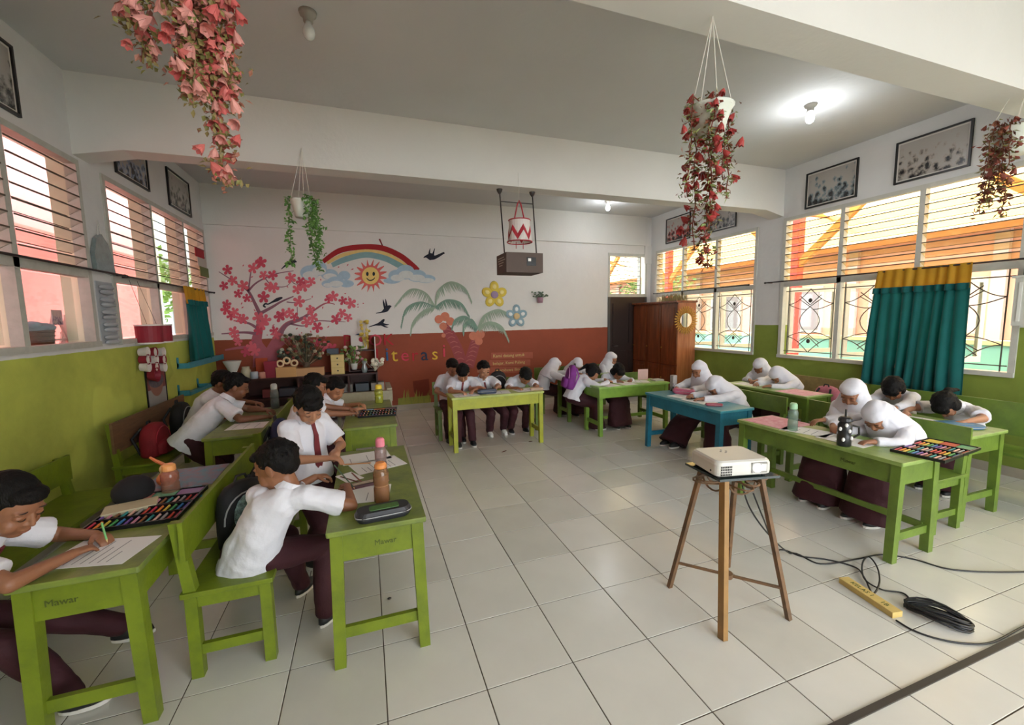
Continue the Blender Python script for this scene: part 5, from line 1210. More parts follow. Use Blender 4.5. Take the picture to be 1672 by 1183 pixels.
# wall switch box / white cupboard cut by the right edge
t = thing('wall_cabinet', 'small white barred cabinet on the right wall, cut by the picture edge', 'cabinet', (XR-0.12, 1.95, 1.4)); m_wc = mat('white_cabinet_paint', 'C9CCC4', 0.5)
MB().box(XR-0.16, XR-0.003, 1.7, 2.06, 1.40, 1.82).build('carcass', m_wc, t)
for k in range(5): MB().box(XR-0.168, XR-0.16, 1.73+k*0.07, 1.75+k*0.07, 1.44, 1.78).build('slat', mat('cabinet_slat', 'E0E2DC', 0.5), t)
MB().box(XR-0.17, XR, 1.68, 2.08, 1.82, 1.84).build('top_board', m_wc, t); MB().rbox(XR-0.13, XR-0.05, 1.93, 2.03, 1.84, 1.92, 0.01).build('green_tin', mat('dark_green_tin', '3D5A4C', 0.5), t)

# ---- left wall objects, in (y, z) on the wall
def lw(u, v): return on(u, v, 0, XL)
# ridged grey pocket strip on the pillar between the left windows
t = thing('shoe_pocket_strip', 'strip of grey ribbed pockets hanging on the pillar between the left windows', 'organiser', (XL, 4.62, 1.65)); m_pk = mat('grey_pocket', 'A9AEB4', 0.6, 0.1, 20)
for k in range(5):
    z = 1.885-k*0.108
    g = MB(); g.rbox(0, 0.02, 4.52, 4.75, 0, 0.085, 0.006); g.M = None
    g = MB()
    for q in range(2): g.ell((XL+0.022, 4.635+0.01*(k % 2), z-0.02-0.042*q), (0.018, 0.115, 0.023), 6, 14)
    for q in range(2): pass
    g2 = MB(); g2.ell((XL+0.022, 4.635, z-0.020), (0.018, 0.115, 0.023), 6, 14); a = g2.build('pocket', m_pk, t, smooth=True)
    g2 = MB(); g2.ell((XL+0.024, 4.635, z-0.064), (0.018, 0.112, 0.022), 6, 14); g2.build('pocket', m_pk, t, smooth=True)
MB().box(XL+0.001, XL+0.006, 4.51, 4.76, 1.38, 1.91).build('backing', m_pk, t)
# clear bell-shaped ornament
t = thing('clear_bag_ornament', 'clear plastic bag-shaped ornament hung on the pillar between the left windows', 'ornament', (XL, 4.62, 2.2)); p = lw(161, 415)
MB().prism([(XL+0.006, p.y+a*1.0, p.z+b) for a, b in ((-.12, -.14), (-.13, 0), (-.08, .12), (0, .17), (.08, .10), (.13, -.02), (.16, -.17), (0, -.15))], (0.03, 0, 0)).build('bag', mat('clear_plastic_grey', '7F8C8C', 0.12, 0.3, 20, spec=0.9, coat=0.6), t)
g = MB(); g.tube([(XL+0.02, p.y-.02, p.z+.16), (XL+0.02, p.y, p.z+.28), (XL+0.02, p.y+.03, p.z+.15)], 0.003, 5); g.build('string', m_mat, t)
# hanging red cup drum with threads
m_redc = mat('deep_red_paper', '8E1E30', 0.6, 0.15, 10)
p = lw(229, 542); t = thing('cup_lantern', 'red and white paper cup lantern hung by the left window above the poster', 'lantern', (XL+0.1, p.y, p.z))
for k, dy in enumerate((-0.10, 0.115)):
    c = Vector((XL+0.10, p.y+0.03+dy, p.z-0.02)); g = MB(); g.lathe(c, [(0.0, -.085), (.105, -.085), (.108, .085), (0.0, .085)], 20); g.build('drum', m_redc, t)
    for zz in (-.088, .088): g = MB(); g.lathe(c+Vector((0, 0, zz)), [(0.0, -.007), (.112, -.007), (.112, .007), (0.0, .007)], 20); g.build('white_rim', mat('white_rim', 'D9D5CE', 0.6), t)
g = MB(); g.tube([(XL+.1, p.y-.1, p.z+.08), (XL+.04, p.y-.2, 1.96)], 0.002, 4); g.tube([(XL+.1, p.y+.1, p.z+.08), (XL+.04, p.y-.05, 1.96)], 0.002, 4); g.build('thread', m_rod, t)
# poster with cups
a = [lw(205, 572), lw(258, 570), lw(273, 660), lw(237, 672)]; y0, y1, z0, z1 = 5.16, 5.60, 0.62, 1.24
t = thing('wall_poster', 'black-edged poster with a drawn bowl on the left wall', 'poster', (XL, 5.38, 0.95))
g = MB(); w = 0.012
for q in ((y0, y1, z0, z0+w), (y0, y1, z1-w, z1), (y0, y0+w, z0+w, z1-w), (y1-w, y1, z0+w, z1-w)): g.box(XL+.002, XL+.014, *q)
g.build('frame', m_black, t); MB().box(XL+.002, XL+.007, y0+w, y1-w, z0+w, z1-w).build('sheet', mat('poster_grey', 'A5A3A0', 0.5, 0.15, 5), t)
MB().box(XL+.007, XL+.008, y0+w, y1-w, 0.86, z1-w).build('picture_block', mat('poster_rose', '8A4A48', 0.5, 0.4, 14), t)
g = MB(); g.add([(XL+.009, 5.38+0.15*math.cos(k*PI/12), 0.93-0.15*math.sin(k*PI/12)) for k in range(13)], [tuple(range(13))]); g.build('bowl_drawing', mat('bowl_brown', '9A6A5A', 0.5), t)
g = MB(); g.add([(XL+.0095, 5.38+0.17*math.cos(k*PI/8), 0.95+0.08*math.sin(k*PI/8)) for k in range(16)], [tuple(range(16))]); g.build('bowl_filling', mat('bowl_grey', '6A6470', 0.5, 0.5, 30), t)
# cluster of paper cups in front of it
t = thing('paper_cup_wreath', 'cluster of red and white paper cups hanging over the poster', 'ornament', (XL+.06, 5.2, 1.1)); cc = 0
for r_ in range(4):
    for c_ in range(3 if r_ < 3 else 1):
        p = lw(221+c_*14+r_*1.2, 575+r_*12.2+(0 if r_ < 3 else 2)) if r_ < 3 else lw(238, 612)
        c = Vector((XL+.03, p.y, p.z)); R_ = .052 if r_ < 3 else .075; g = MB(); g.lathe(c, [(0, 0), (R_*0.72, 0), (R_, .07), (R_*.88, .07), (R_*.62, .012), (0, .012)], 14, 'X'); g.build('cup', m_redc if (r_ == 3 or (r_+c_) % 2) else mat('cup_white', 'D6CFC8', 0.6), t)
        if r_ < 3: g = MB(); g.lathe(c+Vector((.058, 0, 0)), [(0, 0), (R_*.8, 0), (R_*.8, .004), (0, .004)], 14, 'X'); g.build('cup_disc', mat('cup_disc_white', 'D9D3CC', 0.6), t)
# blue wall trays
m_bt = mat('teal_blue_tray', '3F8FA0', 0.5, 0.15, 10)
for k, (z, y0, y1, lb) in enumerate(((1.02, 5.93, 7.2, 'upper teal blue tray shelf on the left wall'), (0.70, 5.88, 7.1, 'lower teal blue tray shelf on the left wall'))):
    t = thing('tray_shelf', lb, 'shelf', (XL+.06, (y0+y1)/2, z), 'teal blue tray shelves on the left wall')
    MB().box(XL+.002, XL+.13, y0, y1, z-.012, z).build('board', m_bt, t); MB().box(XL+.12, XL+.132, y0, y1, z, z+(.06 if k == 0 else .03)).build('front_lip', m_bt, t)
    for y in (y0+.01, y1-.03, (y0+y1)/2): MB().box(XL+.002, XL+.12, y, y+.014, z, z+.05).build('divider', m_bt, t); MB().box(XL+.002, XL+.02, y, y+.016, z, z+.12).build('hanger', m_bt, t)
# small flag banner by the corner
p = lw(320, 425); t = thing('felt_pennant', 'red, grey and green felt pennant hanging beside the narrow curtain', 'pennant', (XL+.05, p.y, p.z))
for k, (c, a0, a1) in enumerate((('A3262F', .12, .03), ('B9B4AC', .03, -.06), ('6F7A4A', -.06, -.16))): MB().box(XL+.045, XL+.052, p.y-.16+.06*k, p.y+.16+.06*k, p.z+a1*1.3, p.z+a0*1.3).build('felt_band', mat('felt_'+c, c, 0.9), t)
g = MB(); g.tube([(XL+.05, p.y-.15, p.z+.16), (XL+.05, p.y+.15, p.z+.16)], 0.006, 5); g.build('hanger_stick', m_rod, t)
# things on the outer sill of the nearest left window
def at_l(u, v, x=XL-.26): return on(u, v, 0, x)
zs = 1.377
p = at_l(66, 555); t = thing('wicker_basket', 'brown wicker basket with blue cloth on the left window sill', 'basket', (p.x, p.y, zs)); m_wk = mat('wicker', '6B4A30', 0.7, 0.4, 60, 0.5, 90)
MB().lathe((p.x, p.y, zs), [(0, 0), (.07, 0), (.085, .13), (.076, .13), (.062, .01), (0, .01)], 18).build('basket', m_wk, t, smooth=True)
for k in range(4): MB().lathe((p.x, p.y, zs+.015+.032*k), [(.07+.004*k, 0), (.08+.004*k, .004), (.07+.004*k, .012)], 18).build('weave_band', m_wk, t)
g = MB(); g.ell((p.x, p.y, zs+.15), (.09, .12, .04), 6, 12); g.ell((p.x+.02, p.y-.1, zs+.17), (.05, .07, .03), 6, 10); tag(g.build('folded_cloth', mat('blue_grey_cloth', '8FA6B8', 0.8), smooth=True), 'pale blue cloth lying on the wicker basket', 'cloth')
p = at_l(130, 550); t = thing('craft_plant', 'grey box pot with a dark red craft plant on the left window sill', 'plant', (p.x, p.y, zs)); MB().rbox(p.x-.07, p.x+.07, p.y-.12, p.y+.12, zs, zs+.11, .01).build('box_pot', mat('pot_white_grey', 'C8C8C4', 0.6), t)
for k in range(16): q = Vector((p.x+rd.uniform(-.06, .06), p.y+rd.uniform(-.12, .12), zs+rd.uniform(.13, .2))); g = MB(); g.tube([(p.x, p.y, zs+.09), q], .004, 4); g.ell(q, (.03, .035, .016), 5, 8); g.build('leaf', mat('craft_'+('7A2B34' if k % 3 else '5E6B52'), '7A2B34' if k % 3 else '5E6B52', 0.7), t)
p = at_l(8, 560); t = thing('craft_plant', 'white pot with pink flower and dark leaves on the left sill at the picture edge', 'plant', (p.x, p.y, zs)); MB().lathe((p.x, p.y, zs), [(0, 0), (.05, 0), (.065, .11), (.055, .11), (0, .1)], 14).build('pot', mat('pot_white_grey', 'C8C8C4'), t, smooth=True)
for k in range(6): g = MB(); a = k*1.05; g.ell((p.x+.05*math.cos(a), p.y+.05*math.sin(a), zs+.14), (.04, .02, .012), 5, 8, Matrix.Rotation(a, 3, 'Z')); g.build('leaf', mat('dark_leaf', '2F3B30', 0.5), t)
g = MB(); g.ell((p.x, p.y, zs+.19), (.04, .05, .035), 6, 10); g.build('flower', mat('pink_flower', 'D8849A', 0.7), t)
p = at_l(92, 550); t = thing('miniature_easel', 'small pink-white easel with a grey picture on the left window sill', 'easel', (p.x, p.y, zs)); m_ez = mat('pale_pink_wood', 'EBC4BC', 0.6)
for dy, dx in ((-.09, .03), (.09, .03), (0, -.06)): MB().bar((p.x+dx, p.y+dy, zs), (p.x, p.y+dy*.15, zs+.29), .012).build('leg', m_ez, t)
MB().bar((p.x+.025, p.y-.08, zs+.05), (p.x+.025, p.y+.08, zs+.05), .012).build('ledge', m_ez, t); MB().box(p.x+.02, p.x+.026, p.y-.06, p.y+.055, zs+.17, zs+.29).build('picture', photo_mat('mini_print', 9, '8C88A8'), t)
p = at_l(112, 552); t = thing('miniature_easel', 'second pale pink wooden easel without picture on the left window sill', 'easel', (p.x, p.y, zs))
for dy, dx in ((-.09, .03), (.09, .03), (0, -.06)): MB().bar((p.x+dx, p.y+dy, zs), (p.x, p.y+dy*.15, zs+.25), .012).build('leg', m_ez, t)
for zz in (.05, .12): MB().bar((p.x+.022, p.y-.075+zz*.2, zs+zz), (p.x+.022, p.y+.075-zz*.2, zs+zz), .01).build('ledge', m_ez, t)

# ================================================================ ceiling: bulbs, projector box, hanging plants
m_bulb = mat('lit_bulb', 'F4F8FF', 0.3, emit=18); m_off = mat('unlit_bulb', 'DDE0DE', 0.2); m_sock2 = mat('bulb_socket', '9A968C', 0.5)
def bulb(x, y, lit, label, z=ZC):
    t = thing('ceiling_bulb', label, 'lamp', (x, y, z), 'bare bulbs on the ceiling')
    MB().lathe((x, y, z), [(0, 0), (.055, 0), (.05, -.02), (.03, -.03), (.03, -.06), (0, -.06)], 16).build('socket', m_sock2, t, smooth=True)
    MB().lathe((x, y, z-.055), [(.0, .0), (.017, 0), (.02, -.02), (.036, -.05), (.038, -.075), (.028, -.10), (.012, -.113), (0, -.115)], 16).build('bulb_glass', m_bulb if lit else m_off, t, smooth=True)
bulb(4.12, 3.03, True, 'lit bare bulb on the ceiling near the right wall'); bulb(4.04, 6.45, True, 'lit bare bulb on the far ceiling behind the beam'); bulb(-0.25, 3.17, False, 'unlit bare bulb at the top edge of the picture')
# projector box under the beam
m_bx = mat('brown_projector_box', '5B4A42', 0.6, 0.12, 10); m_sr = mat('dark_steel_rod', '2C2826', 0.5)
t = thing('hanging_projector_box', 'brown box on two dark rods hanging under the far beam', 'box', (1.75, 4.62, 2.05)); x0, x1, y0, y1, z0, z1 = 1.52, 1.965, 4.5, 4.86, 2.055, 2.275
MB().box(x0, x1, y0, y1, z0, z1).build('housing', m_bx, t)
MB().box(1.765, 1.875, y0-.006, y0, 2.13, 2.225).build('lens_window', mat('box_black', '0E0E10', 0.2), t); MB().box(1.78, 1.815, y0-.009, y0-.006, 2.18, 2.212).build('white_sticker', mat('sticker_white', 'E8E8E4', 0.5), t)
for k, (a, b) in enumerate(((.16, .30), (.12, .30), (.18, .28), (.22, .26))): MB().box(x0-.002, x0, y0+a-.08, y0+b, z1-.05-.028*k, z1-.04-.028*k).build('printed_line', mat('print_pale', 'C9C0B4', 0.6), t)
for x in (1.475, 1.865):
    q = MB().cyl((x+.045, 4.56, z1), (x+.0, 4.56, 2.96), .008, n=8).build('rod', m_sr, t)
    MB().lathe((x, 4.56, 2.96), [(0, 0), (.035, 0), (.03, -.02), (.012, -.05), (0, -.05)], 12).build('ceiling_cup', m_sr, t)
MB().cyl((1.48, 4.56, 2.83), (1.87, 4.56, 2.83), .006, n=6).build('cross_rod', m_sr, t)
t = thing('striped_lantern', 'red and white zigzag paper lantern hanging in front of the brown box rods', 'lantern', (1.66, 4.4, 2.45)); m_rz = mat('lantern_red', 'B02A38', 0.7); m_wz = mat('lantern_white', 'DFD8D4', 0.7)
c = Vector((1.63, 4.36, 2.36)); n = 24
for k in range(n):
    a0, a1 = 2*PI*k/n, 2*PI*(k+1)/n; r0, r1 = .135, .115; P_ = lambda a, z, r: c+Vector((r*math.cos(a), r*math.sin(a), z)); zz = [.13-.10*abs(((k+q) % 4)/2-1) for q in (0, 1)]
    g = MB(); g.add([P_(a0, 0, r0), P_(a1, 0, r0), P_(a1, zz[1]-.02, r0-.01), P_(a0, zz[0]-.02, r0-.01)], [(0, 1, 2, 3)]); g.cur = 1; g.add([P_(a0, zz[0]-.02, r0-.01), P_(a1, zz[1]-.02, r0-.01), P_(a1, zz[1]+.045, r1), P_(a0, zz[0]+.045, r1)], [(0, 1, 2, 3)]); g.cur = 0
    g.add([P_(a0, zz[0]+.045, r1), P_(a1, zz[1]+.045, r1), P_(a1, .23, r1), P_(a0, .23, r1)], [(0, 1, 2, 3)]); g.build('paper_gore', [m_wz, m_rz], t)
for z, r in ((0, .136), (.23, .117)): g = MB(); g.tube([c+Vector((r*math.cos(a), r*math.sin(a), z)) for a in np.linspace(0, 2*PI, 21)[:-1]], .006, 5, closed=True); g.build('hoop', m_rz, t)
g = MB(); g.tube([c+Vector((-.06, 0, .23)), c+Vector((-.02, 0, .40)), c+Vector((0, 0, .44)), c+Vector((.02, 0, .40)), c+Vector((.06, 0, .23))], .007, 6); g.build('handle', m_rz, t); g = MB(); g.tube([c+Vector((0, 0, .44)), (1.64, 4.40, 3.1)], .0015, 4); g.build('string', m_mat, t)
for dx in (-.04, .04): g = MB(); g.cyl(c+Vector((dx, 0, 0)), c+Vector((dx, 0, -.07)), .004, n=5); g.build('tassel', m_rz, t)

m_pot = mat('white_hanging_pot', 'D6DBD0', 0.5, 0.1, 10); m_str = mat('white_string', 'DAD8CC', 0.7)
def hanging(label, x, y, zp, hook, strands, lf, fl, seed, r=.10, hgt=.13, leafs=0.022, flower=0.03, den=1.0, outer=True, flw=0.4, sprd=.018, nf=1):
    rr = random.Random(seed); t = thing('hanging_plant', label, 'plant', (x, y, zp), 'hanging planters')
    MB().lathe((x, y, zp-hgt), [(0, 0), (r*.66, 0), (r*.8, hgt*.5), (r, hgt*.93), (r*1.1, hgt), (r*.93, hgt), (r*.7, hgt*.55), (0, hgt*.5)], 20).build('pot', m_pot, t, smooth=True)
    for k in range(4):
        a = k*PI/2+.4; MB().tube([(x+r*math.cos(a), y+r*math.sin(a), zp-.01), hook], .0022, 4).build('string', m_str, t)
    for si, (ax_, ay_, L, bend) in enumerate(strands):
        st = Vector((x+ax_, y+ay_, zp+.03)); N_ = max(4, int(L/.05)); P_ = [Vector((x+ax_*.2, y+ay_*.2, zp)), st]
        for k in range(1, N_+1): q = k/N_; P_.append(Vector((x+ax_*(1+bend*q)+rr.uniform(-.012, .012), y+ay_*(1+bend*q)+rr.uniform(-.012, .012), zp+.03-L*q)))
        so = MB().tube(P_, .003, 5).build('trailing_stem', lf[0], t)
        for k in range(1, len(P_)-1):
            for q in range(int(8*den)):
                c = P_[k].lerp(P_[k+1], rr.random())+Vector((rr.gauss(0, sprd), rr.gauss(0, sprd), rr.gauss(0, .012))); a = Vector((rr.gauss(0, 1), rr.gauss(0, 1), rr.gauss(-.3, .8))).normalized()*leafs*rr.uniform(.7, 1.3); b = a.orthogonal().normalized()*leafs*.42
                g = MB(); m_ = a.cross(b).normalized()*leafs*.15; g.add([c-a*.3, c+b+a*.3+m_, c+a, c-b+a*.3+m_], [(0, 1, 2), (0, 2, 3)])
                LEAF.append((so, g, rr.choice(lf)))
            for _n in range(nf if rr.random() < flw else 0):
                c = P_[k]+Vector((rr.gauss(0, .03), rr.gauss(0, .03), 0)); d = Vector((rr.gauss(0, .6), rr.gauss(0, .6), -1)).normalized(); b = d.orthogonal().normalized(); e = d.cross(b); R_ = flower*rr.uniform(.8, 1.2); g = MB()
                for j in range(6):
                    an = j*PI/3; v = b*math.cos(an)+e*math.sin(an); v2 = b*math.cos(an+.5)+e*math.sin(an+.5); v3 = b*math.cos(an-.5)+e*math.sin(an-.5)
                    g.add([c-d*R_*.75, c+v2*R_*.42-d*R_*.1, c+v2*R_*.6+d*R_*.6, c+v*R_*.72+d*R_*.8, c+v3*R_*.6+d*R_*.6, c+v3*R_*.42-d*R_*.1], [(0, 1, 2, 3, 4, 5)])
                FLOW.append((so, g, rr.choice(fl)))
LEAF, FLOW = [], []
def flush():
    by = {}
    for so, g, m_ in LEAF: by.setdefault((so, m_.name), MB()).add(g.v, g.f)
    for (so, mn), g in by.items(): g.build('foliage', bpy.data.materials[mn], so, kind='stuff')
    for so, g, m_ in FLOW: g.build('flower', m_, so)
    LEAF.clear(); FLOW.clear()
mg1, mg2, mg3 = mat('leaf_green', '4E7A34', 0.55, 0.3, 20), mat('leaf_olive', '7E7A3E', 0.6, 0.3, 20), mat('leaf_pale_green', '8A9A5A', 0.6, 0.3, 20); mb1, mb2 = mat('leaf_brown_red', '8A4434', 0.65, 0.3, 20), mat('leaf_rust', '7A4A2C', 0.7, 0.3, 20)
mf1, mf2, mf3 = mat('red_silk_flower', 'B03A36', 0.6, 0.2, 20), mat('salmon_silk_flower', 'D9736C', 0.6, 0.2, 20), mat('pale_pink_flower', 'E09A90', 0.6, 0.2, 20)
hanging('small pot with bright green leafy vine hanging from the far beam', -0.49, 4.27, 2.62, (-0.47, 4.41, 3.12), [(-.10, .0, .62, .15), (.09, -.03, .66, .3), (.11, .03, .5, .25), (.06, .08, .56, .2), (.10, 0, .3, .2), (.05, -.08, .36, .5)], [mg1, mat('leaf_bright', '5F8F3A', 0.5, 0.2, 20)], [mg1], 1, r=.085, hgt=.15, leafs=.032, flw=0, den=1.0)
hanging('pot with long strands of dark red flowers hanging from the near beam', 1.63, 1.70, 2.535, (1.63, 1.70, 2.95), [(-.12, -.02, .46, .25), (-.05, -.07, .62, .2), (-.04, -.05, .80, .3), (-.05, .03, .70, .0), (.12, .0, .44, .12), (.12, .03, .34, .1)], [mb1, mg3, mg2, mb2], [mf1, mf1, mat('dark_red_flower', '9E3230', 0.6)], 2, leafs=.022, flower=.028, flw=.95, den=2.2)
hanging('pot with wilted rusty strands hanging at the right picture edge', 4.17, 1.66, 2.74, (4.19, 1.60, 3.18), [(-.12, .0, .46, .25), (-.14, -.04, .6, .2), (-.09, .05, .52, .1), (.0, .09, .55, .4), (.10, .02, .12, .3), (-.15, .03, .3, .3), (.02, -.09, .2, .2)], [mb2, mb1, mg2], [mat('rust_flower', '8A5238', 0.7), mb1], 3, r=.13, hgt=.16, leafs=.026, flower=.026, flw=.6, den=1.8)
hanging('pot with salmon pink flower strands hanging at the top left of the picture', -0.50, 1.72, 2.86, (-0.50, 1.71, 2.95), [(-.13, .02, .52, .05), (-.12, -.02, .44, .05), (.0, -.03, .60, .2), (.05, .02, .88, .3), (.08, .03, .60, .3), (.03, .04, .55, .2), (.02, -.04, .66, .1), (.06, -.01, .52, .1)], [mat('leaf_olive_brown', '8C7C48', 0.6, 0.3, 20), mat('leaf_rosy', 'A86C56', 0.6, 0.3, 20), mg2], [mf2, mf3, mf3, mat('deep_salmon_flower', 'C9605C', 0.6)], 4, r=.12, leafs=.018, flower=.029, flw=1.0, den=4, sprd=.024, nf=4)
flush()

# ================================================================ shelf corner at the back left
m_sh = mat('dark_red_brown_shelf', '44201A', 0.5, 0.25, 8)
t = thing('low_book_shelf', 'dark red-brown low shelf under the blossom tree mural', 'shelf', (-.7, 7.05, 0)); sx0, sx1, sy0, sy1 = -1.75, 0.144, 6.88, 7.28
for z in (.03, .40, .70): MB().box(sx0, sx1, sy0, sy1, z, z+.025).build('shelf_board', m_sh, t)
for x in (sx0, -1.0, -.3, sx1-.025): MB().box(x, x+.025, sy0, sy1, 0, .70).build('upright', m_sh, t)
MB().box(sx0, sx1, sy1-.012, sy1, 0.05, .70).build('back_panel', m_sh, t)
t = thing('open_display_rack', 'dark open rack with white edge at the right end of the low shelf', 'rack', (.2, 7.1, .725))
RX1 = 0.136
for z in (.74, 1.06): MB().box(-.28, RX1, 7.0, 7.27, z, z+.015).build('rack_board', m_sh, t)
MB().box(RX1-.015, RX1, 6.99, 7.0, .755, 1.28).build('white_edge', mat('white_rim', 'D9D5CE'), t); MB().box(RX1-.02, RX1, 7.0, 7.27, .755, 1.28).build('side_board', m_sh, t); MB().box(-.28, -.26, 7.0, 7.27, .755, 1.06).build('side_board', m_sh, t)
def S(u, v, y=7.0): return on(u, v, 1, y)
ZT = .7255
def item_lathe(name, label, cat, u, v, prof, m_, y=7.0, z=ZT, n=14, group='craft pieces on the low shelf'):
    p = S(u, v, y); o = MB().lathe((p.x, y, z), prof, n).build(name, m_, smooth=True); return tag(o, label, cat, group)
def item_box(name, label, cat, u, w, h, dpt, m_, y=7.0, z=ZT, group='craft pieces on the low shelf', rz=0):
    p = S(u, 600, y); g = MB(); g.M = Tm((p.x, y, z), rz); g.rbox(-w/2, w/2, -dpt/2, dpt/2, 0, h, .006); return tag(g.build(name, m_), label, cat, group)
M_ = lambda c, r=.6: mat('craft_'+c, c, r)
item_lathe('white_bowl_lamp', 'white cone-shaped bowl at the left end of the low shelf', 'bowl', 380, 600, [(0, 0), (.03, 0), (.035, .08), (.11, .25), (.115, .27), (.1, .27), (.02, .1), (0, .1)], M_('CFCFC8'), 6.95)
item_lathe('glass_jar', 'clear jar with pale lid beside the white bowl', 'jar', 402, 610, [(0, 0), (.06, 0), (.065, .12), (.05, .15), (.05, .18), (0, .18)], M_('B5AE94', .2), 6.95)
item_lathe('small_tin', 'small blue and white tin on the low shelf', 'tin', 416, 620, [(0, 0), (.05, 0), (.05, .10), (0, .10)], M_('A8B2BC'), 6.93)
item_lathe('small_tin', 'small salmon and white tin on the low shelf', 'tin', 429, 620, [(0, 0), (.045, 0), (.045, .09), (0, .09)], M_('C98E80'), 6.93)
item_box('orange_folder', 'orange folder leaning on the low shelf', 'folder', 428, .16, .28, .03, M_('B84A24'), 7.15)
item_box('red_bag', 'dark pink box on the low shelf', 'box', 443, .17, .24, .12, M_('8E2238'), 6.98)
bx = item_box('cardboard_box', 'tan cardboard box with round rings standing on it', 'box', 468, .27, .15, .16, M_('C79A62'), 6.96)
item_box('cardboard_box', 'longer tan cardboard box in the middle of the low shelf', 'box', 505, .42, .12, .16, M_('BE9468'), 6.98)
for k, (u, dz) in enumerate(((458, .155), (469, .195), (481, .155))):
    p = S(u, 600, 6.94); g = MB(); g.tube([(p.x+.042*math.cos(a), 6.94, ZT+dz+.045+.042*math.sin(a)) for a in np.linspace(0, 2*PI, 15)[:-1]], .015, 6, closed=True)
    tag(g.build('cardboard_ring', M_('E3C9A0'), smooth=True), 'pale cardboard ring standing on the tan box, %s of three' % ('left', 'middle', 'right')[k], 'ring', 'cardboard rings on the tan box')
t = thing('drawer_box', 'small pale wooden box with three drawers on the low shelf', 'box', (S(552, 600).x, 6.96, ZT)); xx = S(552, 600, 6.96).x
MB().rbox(xx-.095, xx+.095, 6.9, 7.03, 0+ZT, ZT+.30, .004).build('carcass', M_('BFA868'), t)
for k in range(3):
    q = MB().box(xx-.088, xx+.088, 6.892, 6.9, ZT+.012+k*.096, ZT+.10+k*.096).build('drawer', M_('D2BC7C'), t); MB().ell((xx, 6.888, ZT+.056+k*.096), (.012, .01, .012), 6, 8).build('knob', m_black, q)
def bouquet(name, label, u, y, z0, w, h, cols, n, seed, pot=None):
    r2 = random.Random(seed); p = S(u, 590, y); t = thing(name, label, 'plant', (p.x, y, z0))
    if pot: MB().lathe((p.x, y, z0), [(0, 0), (.04, 0), (.055, .1), (.045, .1), (0, .09)], 14).build('vase', pot, t, smooth=True)
    for k in range(n):
        q = Vector((p.x+r2.gauss(0, w*.42), y+r2.uniform(-.06, .06), z0+.1+r2.uniform(.1, 1)*h)); g = MB(); g.tube([(p.x, y, z0+.03), q], .003, 4); c = r2.choice(cols); g.ell(q, (.022+r2.random()*.012, .018, .018+r2.random()*.01), 4, 7); g.build('flower_head', mat('bq_'+c, c, 0.7), t)
bouquet('dried_bouquet', 'large dark dried bouquet standing on the low shelf', 500, 7.05, ZT+.10, .32, .42, ['3D3A2C', '5A4A34', '7A3A30', '8A8A60', '2F3B2A', 'A89A80'], 110, 1, M_('5A4A3A'))
bouquet('flower_bunch', 'green and pink artificial flowers near the display rack', 578, 6.98, ZT+.05, .17, .28, ['5A7A3A', '7E9A4A', 'C98A9A', 'D9C0B8', '4A5A2E'], 46, 2, M_('BFC4C0', .2))
bouquet('flower_bunch', 'low grey-green greenery left of the dried bouquet', 472, 7.15, ZT+.16, .28, .16, ['4A5A4A', '6A7A5A', '3A4438', 'B8BDA8'], 40, 3)
bouquet('white_flower_bunch', 'white paper flowers at the right end of the low shelf', 612, 6.95, ZT-.02, .13, .12, ['D9D6C0', 'E4E0D0', 'A8A088'], 34, 4)
bouquet('yellow_reed_bunch', 'tall yellow reeds standing behind the display rack', 598, 7.12, 1.08, .10, .36, ['C9B24A', 'B59A3A', 'D8C878'], 16, 5)
item_lathe('glass_vase', 'clear glass vase under the pink flowers', 'vase', 595, 600, [(0, 0), (.035, 0), (.05, .06), (.025, .13), (.04, .19), (.035, .19), (.02, .13), (0, .05)], mat('clear_plastic_grey', '7F8C8C'), 6.93)
p = S(586, 560, 7.1); g = MB(); g.box(p.x-.12, p.x+.12, 7.17, 7.18, 1.08, 1.31); cd = tag(g.build('drawing_card', M_('D6D2CC')), 'white card with a red sun drawing standing on the display rack', 'card'); g = MB(); g.ell((p.x+.04, 7.166, 1.24), (.042, .003, .042), 6, 16); g.build('drawn_sun', M_('B53246'), cd)
item_box('grey_tin_box', 'blue-grey tin box behind the dried bouquet', 'box', 545, .17, .09, .12, M_('4E5A66'), 7.15, 1.04-.02)
for k, (u, c, w, z) in enumerate(((440, '6E2A2A', .2, .43), (470, '3A3A44', .25, .43), (500, '7A2A22', .22, .43), (560, '8E8E8A', .26, .43), (590, '55606A', .2, .43), (615, 'A8A49A', .2, .43), (530, '5A1E22', .3, .06), (470, '7A2420', .3, .06), (580, '333A30', .28, .06))):
    item_box('book_pile', ('%s on the %s board of the low shelf' % ({'6E2A2A': 'dark red folder pile', '3A3A44': 'slate book pile', '7A2A22': 'rust red book pile', '8E8E8A': 'grey book pile', '55606A': 'blue-grey book pile', 'A8A49A': 'pale book pile', '5A1E22': 'maroon bag', '7A2420': 'red bag', '333A30': 'dark green bag'}[c], 'middle' if z > .2 else 'bottom')), 'books', u, w, .12 if z > .2 else .2, .2, M_(c), 7.05, z, 'piles inside the low shelf')
# pale low counter in front of the shelf right end
t = thing('pale_wooden_board', 'pale worn wooden counter edge behind the second left desk', 'counter', (.2, 5.5, 0))
m_pb = mat('pale_worn_wood', 'A09A80', 0.6, 0.3, 8)
MB().box(-.38, 0.273, 5.28, 5.34, .55, .68).build('front_board', m_pb, t); MB().box(0.213, 0.273, 5.34, 5.9, .55, .70).build('side_board', m_pb, t); 
for x, y in ((-.35, 5.31), (0.243, 5.31), (0.243, 5.88)): MB().box(x-.02, x+.02, y-.02, y+.02, 0, .55).build('leg', m_pb, t)

